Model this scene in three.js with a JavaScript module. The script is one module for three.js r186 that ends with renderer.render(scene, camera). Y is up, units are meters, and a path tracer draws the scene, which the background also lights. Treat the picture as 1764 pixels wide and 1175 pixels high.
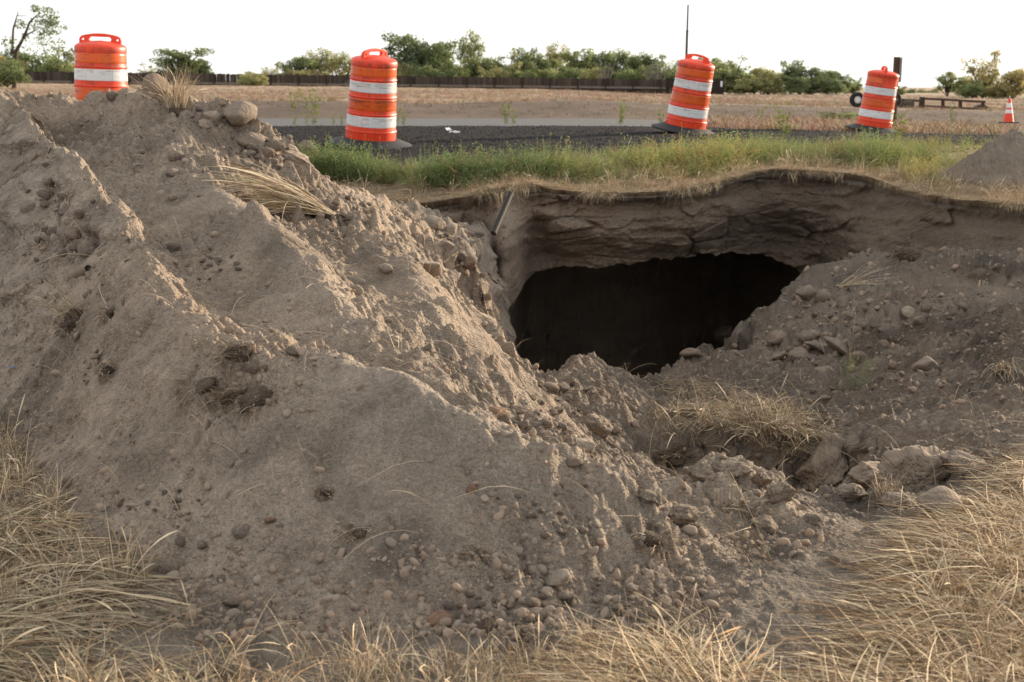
import * as THREE from 'three';
import { ImprovedNoise } from 'three/addons/math/ImprovedNoise.js';
import { mergeGeometries, mergeVertices } from 'three/addons/utils/BufferGeometryUtils.js';

// ------------------------------------------------------------------ camera, sky, sun, exposure
const scene = new THREE.Scene();
const camera = new THREE.PerspectiveCamera(26.97, 1764 / 1175, 0.1, 6000);
const CAM_Y = 1.6, PITCH = Math.atan((587.5 - 145) / 2450);
camera.position.set(0, CAM_Y, 0);
camera.rotation.set(-PITCH, 0, 0);
camera.focus = 7.5; camera.userData.fStop = 5.6;
const renderer = new THREE.WebGLRenderer({ antialias: true });
renderer.setSize(1764, 1175);
renderer.toneMapping = THREE.LinearToneMapping;
renderer.toneMappingExposure = 1.74;
renderer.shadowMap.enabled = true;

const SUN_AZ = 45 * Math.PI / 180, SUN_EL = 11 * Math.PI / 180;            // azimuth turned to the right of the view
const sunDir = new THREE.Vector3(Math.sin(SUN_AZ) * Math.cos(SUN_EL), Math.sin(SUN_EL), -Math.cos(SUN_AZ) * Math.cos(SUN_EL));
const sun = new THREE.DirectionalLight(new THREE.Color(1.0, 0.82, 0.6), 5.0);
sun.position.copy(sunDir).multiplyScalar(60); sun.target.position.set(0, 0, -8);
sun.castShadow = true; sun.shadow.radius = 3; sun.shadow.mapSize.set(4096, 4096);
Object.assign(sun.shadow.camera, { left: -30, right: 30, top: 30, bottom: -30, near: 1, far: 150 });
scene.add(sun, sun.target);
{
  const W = 512, H = 256, data = new Float32Array(W * H * 4), nz = new ImprovedNoise(), d = new THREE.Vector3();
  for (let j = 0; j < H; j++) for (let i = 0; i < W; i++) {
    const el = ((j + 0.5) / H - 0.5) * Math.PI, az = ((i + 0.5) / W - 0.5) * 2 * Math.PI;   // u = 0.5 looks along +x
    d.set(Math.cos(el) * Math.cos(az), Math.sin(el), Math.cos(el) * Math.sin(az));
    const up = Math.max(0, d.y), c = Math.max(0, d.dot(sunDir));
    const haze = Math.exp(-up * 2.2);
    let L = 0.53 + 0.15 * haze + 0.20 * Math.pow(c, 3) + 0.25 * Math.pow(c, 24);
    const cl = nz.noise(d.x * 2.2 + 5, d.y * 7, d.z * 2.2) * 0.6 + nz.noise(d.x * 5, d.y * 15 + 3, d.z * 5) * 0.3;
    L *= 1 + 0.10 * cl;
    const blue = 0.055 * (1 - haze) * (1 - c * 0.6);
    const k = (j * W + i) * 4;
    data[k] = L * (1 - blue * 1.1 + 0.02 * c); data[k + 1] = L * (1 - blue * 0.35); data[k + 2] = L * (1 + blue * 0.55 - 0.02 - 0.05 * c); data[k + 3] = 1;
  }
  const sky = new THREE.DataTexture(data, W, H, THREE.RGBAFormat, THREE.FloatType);
  sky.mapping = THREE.EquirectangularReflectionMapping; sky.magFilter = sky.minFilter = THREE.LinearFilter; sky.needsUpdate = true;
  scene.background = sky; scene.environment = sky;
}

// ------------------------------------------------------------------ small tools
let seed = 20240611;
const rnd = () => { seed = (seed + 0x6d2b79f5) | 0; let t = Math.imul(seed ^ (seed >>> 15), 1 | seed); t = (t + Math.imul(t ^ (t >>> 7), 61 | t)) ^ t; return ((t ^ (t >>> 14)) >>> 0) / 4294967296; };
const rr = (a, b) => a + (b - a) * rnd();
const hash = (a, b, c = 0) => { let h = Math.imul(a | 0, 374761393) ^ Math.imul(b | 0, 668265263) ^ Math.imul(c | 0, 2147483647 ^ 0x5bd1e995); h = Math.imul(h ^ (h >>> 13), 1274126177); h ^= h >>> 16; return (h >>> 0) / 4294967296; };
const NZ = new ImprovedNoise();
const noise = (x, y, z) => NZ.noise(x + 100.37, y + 100.71, z + 100.13);
const fbm = (x, y, z, n = 4) => { let a = 0.5, s = 0; for (let i = 0; i < n; i++) { s += a * noise(x, y, z); x *= 2.03; y *= 2.03; z *= 2.03; a *= 0.5; } return s; };
const clamp = (x, a = 0, b = 1) => Math.min(b, Math.max(a, x));
const sstep = (a, b, x) => { const t = clamp((x - a) / (b - a)); return t * t * (3 - 2 * t); };
const mix = (a, b, t) => a + (b - a) * t;
const counts = {};
const numbered = (n) => { const k = counts[n] = (counts[n] ?? -1) + 1; return k ? n + '_' + String(k).padStart(3, '0') : n; };
function tag(o, label, category, group, kind) { if (label) o.userData.label = label; if (category) o.userData.category = category; if (group) o.userData.group = group; if (kind) o.userData.kind = kind; o.castShadow = o.receiveShadow = true; return o; }
function top(name, geometry, material, label, category, group, kind) { const m = new THREE.Mesh(geometry, material); m.name = numbered(name); scene.add(m); return tag(m, label, category, group, kind); }
function thing(name, label, category, [x, y, z] = [0, 0, 0], turn = 0, group) { const o = new THREE.Group(); o.name = numbered(name); o.position.set(x, y, z); o.rotation.y = turn; scene.add(o); return tag(o, label, category, group); }
function part(name, geometry, material, parent, label) { const m = new THREE.Mesh(geometry, material); m.name = name; m.castShadow = m.receiveShadow = true; if (label) m.userData.label = label; parent.add(m); return m; }
// where the sight line of a spot in the photograph stands at a forward distance d, and the other way round
const SP = Math.sin(PITCH), CP = Math.cos(PITCH), F = 2450;
function ray(px, py) { const a = (px - 882) / F, b = -(py - 587.5) / F; const y = b * CP - SP, f = b * SP + CP; return [a / f, y / f]; }   // x and y per metre of forward distance
const at = (px, py, d) => { const [a, b] = ray(px, py); return [a * d, CAM_Y + b * d, -d]; };
const ground = (px, py, y = 0) => { const [, b] = ray(px, py); return at(px, py, (y - CAM_Y) / b); };
const std = (o) => new THREE.MeshStandardMaterial({ roughness: 0.95, metalness: 0, ...o });
const lin = (r, g, b) => new THREE.Color().setRGB(r, g, b);

// ------------------------------------------------------------------ the shape of the dug earth: a net of surveyed points
const net = [];
const put = (p) => { net.push(p); };
function line(list) {                                                        // [px, py, distance] | [px, null, distance, height] | {w:[x,y,z]}; '0' distance: on the level ground
  const pts = list.map((q) => q.w ? q.w : q.length === 2 ? ground(q[0], q[1]) : q.length === 4 ? [ray(q[0], 500)[0] * q[2], q[3], -q[2]] : at(...q));
  for (let i = 0; i < pts.length; i++) {
    put(pts[i]);
    if (i + 1 < pts.length) { const a = pts[i], b = pts[i + 1], n = Math.floor(Math.hypot(a[0] - b[0], a[2] - b[2]) / 0.16); for (let k = 1; k < n; k++) put(a.map((v, c) => mix(v, b[c], k / n))); }
  }
}
const dots = (list) => list.forEach((q) => put(q.w ? q.w : q.length === 2 ? ground(q[0], q[1]) : q.length === 4 ? [ray(q[0], 500)[0] * q[2], q[3], -q[2]] : at(...q)));
// toe of the heap on the level grass
line([[-900, 520], [-600, 575], [-250, 650], [0, 725], [60, 810], [130, 900], [200, 960], [300, 1010], [430, 1085], [600, 1110], [850, 1112], [1000, 1092], [1080, 1070], [1150, 1040], [1230, 990], [1300, 962], [1390, 948], [1480, 938], [1560, 890], [1640, 850], [1700, 805], [1764, 760], [1950, 680], [2300, 580]]);
// first ridge, from the top of the heap down to the foreground
line([[-900, 120, 13], [-600, 110, 11.6], [-300, 105, 10.4], [-120, 120, 9.7], [0, 142, 9.1], [60, 204, 8.5], [130, 270, 7.85], [200, 330, 7.13], [240, 420, 6.42], [270, 500, 5.75], [330, 558, 5.45], [420, 582, 5.35], [480, 640, 5.12], [530, 672, 4.96]]);
// foreground spur
line([[510, 602, 5.35], [560, 600, 5.28], [620, 608, 5.12], [668, 612, 5.0], [700, 630, 4.93], [770, 672, 4.85], [800, 705, 4.8], [860, 735, 4.75], [900, 755, 4.72], [1010, 792, 4.66], [1060, 804, 4.66], [1120, 847, 4.68], [1165, 888, 4.72], [1190, 925, 4.78]]);
// gully between the first and the second ridge
line([[40, null, 9.5, 1.3], [100, null, 8.9, 1.16], [150, null, 8.4, 1.05], [200, null, 7.85, 0.95], [255, null, 7.25, 0.83], [300, null, 6.75, 0.715], [370, null, 6.25, 0.60], [430, 558, 5.92], [500, 600, 5.58]]);
// top of the heap against the road
line([[-900, 170, 14], [-300, 150, 11.0], [60, 162, 10.0], [110, 164, 9.9], [135, 164, 9.8], [170, 160, 9.7], [200, 159, 9.6], [250, 161, 9.5], [300, 170, 9.4], [350, 177, 9.3], [400, 182, 9.2], [440, 198, 9.1], [500, 250, 9.1], [545, 312, 9.2], [580, 326, 9.8], [620, 336, 11], [660, 346, 12], [700, 352, 12.6]]);
line([{ w: [-11, 0.3, -17] }, { w: [-7, 0.45, -14] }, { w: [-5, 0.45, -13.2] }, { w: [-3, 0.45, -12.8] }, { w: [-2, 0.4, -13.2] }, { w: [-1.2, 0.3, -13.6] }]);
// second long ridge
line([[283, 200, 9.1], [350, 292, 8.1], [424, 357, 7.0], [465, 380, 6.75], [520, 428, 6.5], [560, 478, 6.1], [600, 516, 5.95], [634, 543, 5.85], [668, 570, 5.75], [720, 604, 5.6], [763, 635, 5.45], [800, 670, 5.3], [850, 713, 5.15], [890, 743, 5.08]]);
line([[590, null, 5.5, 0.51], [690, null, 5.3, 0.43], [760, null, 5.12, 0.36], [830, null, 4.98, 0.31]]);
line([[470, null, 8.0, 0.90], [540, null, 7.5, 0.76], [590, null, 7.15, 0.68], [650, null, 6.75, 0.60], [700, null, 6.4, 0.51], [740, null, 6.1, 0.44], [780, null, 5.85, 0.38], [820, null, 5.6, 0.32]]);
// lip of the hole and its near wall
line([[480, 290, 8.9], [545, 343, 8.4], [600, 362, 8.1], [651, 373, 7.9], [682, 413, 7.4], [715, 444, 7.0], [740, 468, 6.8], [760, 508, 6.6], [780, 548, 6.4], [800, 588, 6.25], [840, 648, 6.05], [870, 690, 5.95]]);
line([[872, 480, 12], [868, 540, 11.5], [862, 600, 11], [862, 640, 10.7]]);
line([[887, null, 12.05, -1.3], [884, null, 11.5, -1.2], [880, null, 11.0, -1.1], [878, null, 10.7, -0.95]]);
dots([[770, 450, 10], [730, 400, 11.5], [800, 400, 12], [800, 500, 9.8], [850, 560, 9.8], [840, 470, 11.2], [868, 668, 10.35], [830, 600, 9.2], [850, 640, 8.9], [880, 702, 8.4], [700, 375, 12.2], [760, 372, 12.6], [830, 372, 12.6], [855, 440, 12.3]]);
// hump before the cave, floor of the pit
line([[884, 700, 10.35], [915, 678, 10.3], [945, 650, 10.2], [1000, 606, 10.1], [1040, 622, 10.1], [1085, 662, 10.2], [1130, 672, 10.2]]);
line([[900, 700, 9.95], [945, 662, 9.85], [1000, 616, 9.8], [1040, 634, 9.8]]);
dots([[920, 710, 9.2], [1000, 684, 9.0], [1080, 720, 8.2], [960, 740, 7.6], [1040, 770, 7.2], [900, 742, 6.6], [1000, 778, 6.4], [1100, 790, 6.8],
  [880, null, 11.3, -1.0], [930, null, 11.2, -1.0], [1000, null, 11.3, -1.05], [1100, null, 11.3, -1.0], [860, null, 12.4, -1.1],
  [1000, null, 5.25, 0.12], [1100, null, 5.3, 0.06], [900, null, 5.4, 0.2], [1200, null, 6.1, -0.25], [1300, null, 6.2, -0.35], [1400, null, 6.3, -0.35],
  [1200, 690, 9.6], [1300, 700, 9.2], [1390, 700, 9.2], [1150, 720, 8.6], [1160, null, 7.4, -0.5], [1450, null, 7.2, -0.5], [1180, null, 7, -0.42], [1300, null, 7.0, -0.85], [1380, null, 6.9, -0.8]]);
line([[1175, 738, 8.2], [1230, 758, 8.05], [1300, 768, 7.95], [1380, 764, 7.9], [1435, 744, 8.05]]);
line([[1195, null, 7.9, -0.85], [1240, null, 7.8, -0.98], [1310, null, 7.7, -1.0], [1385, null, 7.65, -0.95], [1425, null, 7.75, -0.8]]);
line([[1185, 822, 5.25], [1215, 797, 5.3], [1260, 788, 5.35], [1300, 800, 5.35], [1350, 838, 5.35], [1390, 858, 5.45]]);
line([[1215, 840, 5.1], [1260, 830, 5.15], [1310, 838, 5.15]]);
dots([[1430, 850, 5.75], [1500, 850, 5.75], [1500, 795, 6.6], [1600, 765, 7], [1700, 725, 7.2], [1764, 722, 7.0], [1640, 860, 5.7], [1420, 900, 5.3], [1500, 905, 5.25]]);
// fallen earth on the far side of the pit
line([[1352, 500, 12.95], [1372, 478, 12.9], [1400, 450, 12.9], [1480, 432, 12.9], [1560, 430, 12.6], [1640, 430, 12.2], [1764, 440, 11.8], [1900, 430, 11.5], [2300, 400, 11.5]]);
line([[1370, 494, 12.6], [1300, 537, 12.4], [1230, 577, 12.2], [1180, 612, 11.9], [1130, 652, 11.4], [1100, 668, 11.0]]);
dots([[1450, 560, 11], [1550, 560, 10.8], [1764, 560, 10], [1350, 600, 11], [1250, 640, 10.8], [1450, 650, 9.9], [1600, 650, 9.4], [1764, 650, 8.6], [1500, 700, 9], [1600, 720, 8.4], [1700, 690, 8], [1900, 600, 8.6],
  [1280, null, 13.1, -0.95], [1200, null, 12.9, -1.1], [1360, null, 13.5, -0.9]]);
for (const d of [12.15, 12.7, 13.3, 13.9]) for (const px of [888, 950, 1050, 1150, 1230]) put([ray(px, 500)[0] * d, -1.35 - 0.16 * (d - 12.15), -d]);
for (const x of [-2.5, -0.6, 1, 2.4, 4, 6, 9]) for (const z of [-14.6, -17, -21]) put([x, x < -0.7 ? -0.3 : x > 3 ? -0.8 : -1.7 + 0.15 * (z + 14.6), z]);
for (const [x, y, z] of [[-14, 0, -3], [-14, 0, -8], [-6, 0, -3], [-3, 0, -2.5], [0, 0, -2.5], [3, 0, -2.5], [6, 0, -3], [14, 0, -3], [14, 0, -8], [14, 0.2, -14], [-20, 0, 6], [20, 0, 6], [0, 0, 6], [-20, 0.2, -22], [20, -0.6, -22], [0, 0, -3.4], [1.2, 0, -3.6], [-1.3, 0, -3.6], [2.4, 0, -4.3], [-2.4, 0, -4.5], [8, 0.1, -9]]) put([x, y, z]);

function delaunay(P) {
  const n = P.length, px = P.map((p) => p[0] + 1e-5 * (hash(p[0] * 1e4, p[2] * 1e4) - 0.5)), pz = P.map((p) => p[2] + 1e-5 * (hash(p[2] * 1e4, p[0] * 1e4, 3) - 0.5));
  px.push(-500, 500, 0); pz.push(-400, -400, 700);
  const circ = (a, b, c) => { const bx = px[b] - px[a], bz = pz[b] - pz[a], cx = px[c] - px[a], cz = pz[c] - pz[a], D = 2 * (bx * cz - bz * cx); const b2 = bx * bx + bz * bz, c2 = cx * cx + cz * cz, ux = (cz * b2 - bz * c2) / D, uz = (bx * c2 - cx * b2) / D; return [a, b, c, px[a] + ux, pz[a] + uz, ux * ux + uz * uz]; };
  let T = [circ(n, n + 1, n + 2)];
  for (let i = 0; i < n; i++) {
    const edges = new Map(), keep = [];
    for (const t of T) {
      const dx = px[i] - t[3], dz = pz[i] - t[4];
      if (dx * dx + dz * dz < t[5]) { for (const [a, b] of [[t[0], t[1]], [t[1], t[2]], [t[2], t[0]]]) { const k = Math.min(a, b) * 100000 + Math.max(a, b); edges.set(k, edges.has(k) ? null : [a, b]); } } else keep.push(t);
    }
    for (const e of edges.values()) if (e) keep.push(circ(e[0], e[1], i));
    T = keep;
  }
  return T.filter((t) => t[0] < n && t[1] < n && t[2] < n);
}
// the net drawn onto a fine grid and worn smooth a little
const GX0 = -10, GZ0 = -20, CELL = 0.025, GW = 800, GH = 760;
let G = new Float32Array(GW * GH);
{
  const seen = new Map(); for (const p of net) seen.set(Math.round(p[0] * 60) + ':' + Math.round(p[2] * 60), p);
  const P = [...seen.values()];
  for (const t of delaunay(P)) {
    const [A, B, C] = [P[t[0]], P[t[1]], P[t[2]]], D = (B[0] - A[0]) * (C[2] - A[2]) - (B[2] - A[2]) * (C[0] - A[0]); if (Math.abs(D) < 1e-9) continue;
    const i0 = Math.max(0, Math.ceil((Math.min(A[0], B[0], C[0]) - GX0) / CELL)), i1 = Math.min(GW - 1, Math.floor((Math.max(A[0], B[0], C[0]) - GX0) / CELL));
    const j0 = Math.max(0, Math.ceil((Math.min(A[2], B[2], C[2]) - GZ0) / CELL)), j1 = Math.min(GH - 1, Math.floor((Math.max(A[2], B[2], C[2]) - GZ0) / CELL));
    for (let j = j0; j <= j1; j++) for (let i = i0; i <= i1; i++) {
      const x = GX0 + i * CELL - A[0], z = GZ0 + j * CELL - A[2];
      const u = (x * (C[2] - A[2]) - z * (C[0] - A[0])) / D, v = ((B[0] - A[0]) * z - (B[2] - A[2]) * x) / D;
      if (u >= -1e-4 && v >= -1e-4 && u + v <= 1.0002) G[j * GW + i] = A[1] + u * (B[1] - A[1]) + v * (C[1] - A[1]);
    }
  }
  const blur = (S, r) => {
    const T = new Float32Array(S.length), U = new Float32Array(S.length);
    for (let j = 0; j < GH; j++) for (let i = 0; i < GW; i++) { let s = 0; for (let k = -r; k <= r; k++) s += S[j * GW + clamp(i + k, 0, GW - 1)]; T[j * GW + i] = s / (2 * r + 1); }
    for (let j = 0; j < GH; j++) for (let i = 0; i < GW; i++) { let s = 0; for (let k = -r; k <= r; k++) s += T[clamp(j + k, 0, GH - 1) * GW + i]; U[j * GW + i] = s / (2 * r + 1); }
    return U;
  };
  G = blur(blur(G, 2), 1);
  // rain and sliding crumbs: droplets that cut small rills down the slopes and leave what they carry at the foot
  const G0 = G.slice(), lim = (id) => { G[id] = clamp(G[id], G0[id] - 0.022, G0[id] + 0.02); };
  for (let n = 0; n < 46000; n++) {
    let x = GW * (0.12 + 0.72 * rnd()), z = GH * (0.3 + 0.55 * rnd()), dx = 0, dz = 0, sp = 1, water = 1, load = 0;
    for (let st = 0; st < 64; st++) {
      const i = Math.floor(x), j = Math.floor(z); if (i < 2 || j < 2 || i > GW - 4 || j > GH - 4) break; const o = j * GW + i, u = x - i, v = z - j, h00 = G[o], h10 = G[o + 1], h01 = G[o + GW], h11 = G[o + GW + 1];
      const gx = (h10 - h00) * (1 - v) + (h11 - h01) * v, gz = (h01 - h00) * (1 - u) + (h11 - h10) * u, h = h00 * (1 - u) * (1 - v) + h10 * u * (1 - v) + h01 * (1 - u) * v + h11 * u * v;
      dx = dx * 0.25 - gx * 0.75; dz = dz * 0.25 - gz * 0.75; const L = Math.hypot(dx, dz); if (L < 1e-6) break; dx /= L; dz /= L; x += dx; z += dz;
      const i2 = Math.floor(x), j2 = Math.floor(z); if (i2 < 1 || j2 < 1 || i2 > GW - 3 || j2 > GH - 3) break; const p = j2 * GW + i2, a = x - i2, b = z - j2, hn = G[p] * (1 - a) * (1 - b) + G[p + 1] * a * (1 - b) + G[p + GW] * (1 - a) * b + G[p + GW + 1] * a * b, dh = hn - h;
      const cap = Math.max(-dh, 0.0006) * sp * water * 5;
      const q = dh > 0 ? Math.min(dh, load) : load > cap ? (load - cap) * 0.3 : -Math.min((cap - load) * 0.16, -dh * 0.5);
      load -= q; G[o] += q * (1 - u) * (1 - v); G[o + 1] += q * u * (1 - v); G[o + GW] += q * (1 - u) * v; G[o + GW + 1] += q * u * v; lim(o); lim(o + 1); lim(o + GW); lim(o + GW + 1);
      sp = Math.sqrt(Math.max(0.05, sp * sp - dh * 9)); water *= 0.975;
    }
  }
}
function sampleG(x, z) {
  const fx = clamp((x - GX0) / CELL, 1, GW - 3), fz = clamp((z - GZ0) / CELL, 1, GH - 3), i = Math.floor(fx), j = Math.floor(fz), u = fx - i, v = fz - j;
  const cub = (a, b, c, d, t) => b + 0.5 * t * (c - a + t * (2 * a - 5 * b + 4 * c - d + t * (3 * (b - c) + d - a)));
  const row = (k) => { const o = (j + k) * GW + i; return cub(G[o - 1], G[o], G[o + 1], G[o + 2], u); };
  return cub(row(-1), row(0), row(1), row(2), v);
}
// rough and smooth places on the dug earth [px, py, distance, radius, roughness]
const ROUGH = [[470, 260, 8.8, 0.7, 1.2], [600, 350, 8.4, 0.7, 1.0], [780, 420, 11.5, 0.9, 1.0], [1000, 680, 9, 1.6, 1.0], [1450, 560, 11, 2.2, 1.1], [1600, 680, 9, 1.6, 1.1], [1480, 840, 5.9, 0.6, 1.2], [330, 430, 6.8, 0.35, 0.8], [100, 370, 7.4, 0.5, 0.9], [430, 640, 5.2, 0.25, 1.0], [1000, 1040, 4.2, 0.5, 0.7], [300, 200, 9.2, 0.9, 0.9], [900, 720, 6, 0.6, 0.9], [820, 570, 9, 0.6, 1.0],
  [620, 800, 4.7, 0.5, -0.9], [430, 450, 6.55, 0.4, -1.0], [350, 350, 7.4, 0.4, -0.9], [520, 520, 6.0, 0.3, -0.9], [660, 480, 6.8, 0.4, -1.0], [250, 700, 5.3, 0.5, -0.15], [120, 330, 7.6, 0.4, -0.4]].map(([px, py, d, r, a]) => [...at(px, py, d), r, a]);
function roughness(x, z) {
  let s = 0.55 + 0.6 * noise(x * 0.9, 3.3, z * 0.9);
  for (const [cx, , cz, r, a] of ROUGH) { const q = ((x - cx) ** 2 + (z - cz) ** 2) / (r * r); if (q < 4) s += a * Math.exp(-q * 1.2) * 0.7; }
  return clamp(s, 0.06, 1.3);
}
function lumps(x, z, size, cover, id) {                                       // rounded clods sitting in the surface
  const u = x / size, v = z / size, iu = Math.floor(u), iv = Math.floor(v); let best = 0;
  for (let a = -1; a <= 1; a++) for (let b = -1; b <= 1; b++) {
    const ci = iu + a, cj = iv + b; if (hash(ci, cj, id) > cover) continue;
    const cx = ci + 0.2 + 0.6 * hash(ci, cj, id + 1), cz = cj + 0.2 + 0.6 * hash(ci, cj, id + 2), r = 0.2 + 0.38 * hash(ci, cj, id + 3) ** 1.6;
    const q = ((u - cx) ** 2 * (0.8 + 0.6 * hash(ci, cj, id + 4)) + (v - cz) ** 2) / (r * r); if (q < 1) best = Math.max(best, Math.sqrt(1 - q) * r * 0.75);
  }
  return best * size;
}
function heapY(x, z) {
  let y = sampleG(x, z);
  const onHeap = clamp((Math.abs(y) + 0.02) / 0.1, 0.22, 1), k = roughness(x, z) * onHeap;
  const slope = (sampleG(x + 0.06, z) - sampleG(x - 0.06, z)) / 0.12;
  y += onHeap * (0.085 * fbm(x * 1.6, 7.7, z * 1.6, 3) + 0.07 * fbm(x * 4.2, 2.7, z * 4.2, 3) * (0.4 + 0.6 * k));
  const wx = x + 0.05 * noise(x * 6, 2, z * 6), wz = z + 0.05 * noise(x * 6, 8, z * 6);
  y += k * (0.055 * fbm(wx * 9, 4.1, wz * 9, 4) + 0.075 * (Math.abs(noise(wx * 8, 6.1, wz * 8)) - 0.2) + 0.045 * (Math.abs(noise(wx * 17, 9.1, wz * 17)) - 0.2) + 0.02 * Math.abs(noise(wx * 28, 0.4, wz * 28)));
  y += lumps(wx, wz, 0.19, 0.22 * k, 11) * 0.8 + lumps(wx + 7, wz, 0.085, 0.45 * k, 21) * 0.9 + lumps(wx, wz + 5, 0.036, 0.55 * clamp(k + 0.15), 31) * 0.8;
  y += 0.006 * noise(x * 60, 5, z * 60) * (0.4 + k) + 0.003 * noise(x * 130, 5, z * 130);
  return y;
}
function hit(px, py, fromD = 3, toD = 16) {                                   // where that sight line meets the dug earth
  const [a, b] = ray(px, py);
  let d = fromD; for (; d < toD; d += 0.02) if (CAM_Y + b * d < heapY(a * d, -d)) break;
  let lo = d - 0.02, hi = d; for (let i = 0; i < 7; i++) { const m = (lo + hi) / 2; if (CAM_Y + b * m < heapY(a * m, -m)) hi = m; else lo = m; }
  return [a * hi, CAM_Y + b * hi, -hi];
}

// ------------------------------------------------------------------ textures of earth, asphalt, wood
function tex(size, metres, fn, srgb) {
  const data = new Uint8Array(size * size * 4);
  for (let j = 0; j < size; j++) for (let i = 0; i < size; i++) { const c = fn(i / size, j / size), k = (j * size + i) * 4; data[k] = clamp(c[0]) * 255; data[k + 1] = clamp(c[1]) * 255; data[k + 2] = clamp(c[2]) * 255; data[k + 3] = 255; }
  const t = new THREE.DataTexture(data, size, size); t.wrapS = t.wrapT = THREE.RepeatWrapping; t.magFilter = THREE.LinearFilter; t.minFilter = THREE.LinearMipmapLinearFilter; t.generateMipmaps = true;
  t.repeat.set(1 / metres, 1 / metres); if (srgb) t.colorSpace = THREE.SRGBColorSpace; t.needsUpdate = true; return t;
}
const tile = (u, v, f, y, n = 4) => {                                         // noise that repeats without a seam: a torus walk
  const a = u * Math.PI * 2, b = v * Math.PI * 2, R = f / (Math.PI * 2);
  return fbm(Math.cos(a) * R + y, Math.sin(a) * R + Math.cos(b) * R * 0.9, Math.sin(b) * R + y * 1.7, n);
};
const grit = (u, v, cells, id) => { let best = 0; const U = u * cells, V = v * cells, iu = Math.floor(U), iv = Math.floor(V); for (let a = -1; a <= 1; a++) for (let b = -1; b <= 1; b++) { const ci = ((iu + a) % cells + cells) % cells, cj = ((iv + b) % cells + cells) % cells, cx = iu + a + hash(ci, cj, id), cz = iv + b + hash(ci, cj, id + 1), r = 0.15 + 0.5 * hash(ci, cj, id + 2) ** 2, q = ((U - cx) ** 2 + (V - cz) ** 2) / (r * r); if (q < 1) best = Math.max(best, Math.sqrt(1 - q) * r); } return best; };
const dirtBump = tex(1024, 0.8, (u, v) => { const h = 0.35 + 0.35 * tile(u, v, 26, 3, 4) + 0.5 * grit(u, v, 60, 5) + 0.35 * grit(u, v, 130, 9); return [h, h, h]; });
const dirtTone = tex(1024, 1.7, (u, v) => { const h = 0.90 + 0.22 * tile(u, v, 5, 1, 5) + 0.30 * tile(u, v, 60, 6, 3) + 0.10 * grit(u, v, 150, 4) - 0.2 * Math.max(0, tile(u, v, 18, 9, 3)); const w = 0.03 * tile(u, v, 7, 12, 3); return [h + w, h, h - w * 1.5]; });
const stoneBump = tex(512, 0.25, (u, v) => { const h = 0.5 + 0.5 * tile(u, v, 12, 4, 5) + 0.2 * grit(u, v, 40, 3); return [h, h, h]; });
const asphaltBump = tex(1024, 1.5, (u, v) => { const h = 0.2 + 0.9 * grit(u, v, 80, 15) + 0.4 * grit(u, v, 170, 19) + 0.2 * tile(u, v, 14, 3, 3); return [h, h, h]; });
const woodTone = tex(512, 1, (u, v) => { const g = 0.7 + 0.5 * tile(u * 1, v, 3, 2, 3) + 0.3 * (hash(Math.floor(u * 170), 3) - 0.5); return [g, g * 0.97, g * 0.94]; });

const earth = std({ vertexColors: true, map: dirtTone, bumpMap: dirtBump, bumpScale: 0.022, roughness: 1 });
const DIRT = [0.312, 0.246, 0.190];

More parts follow.
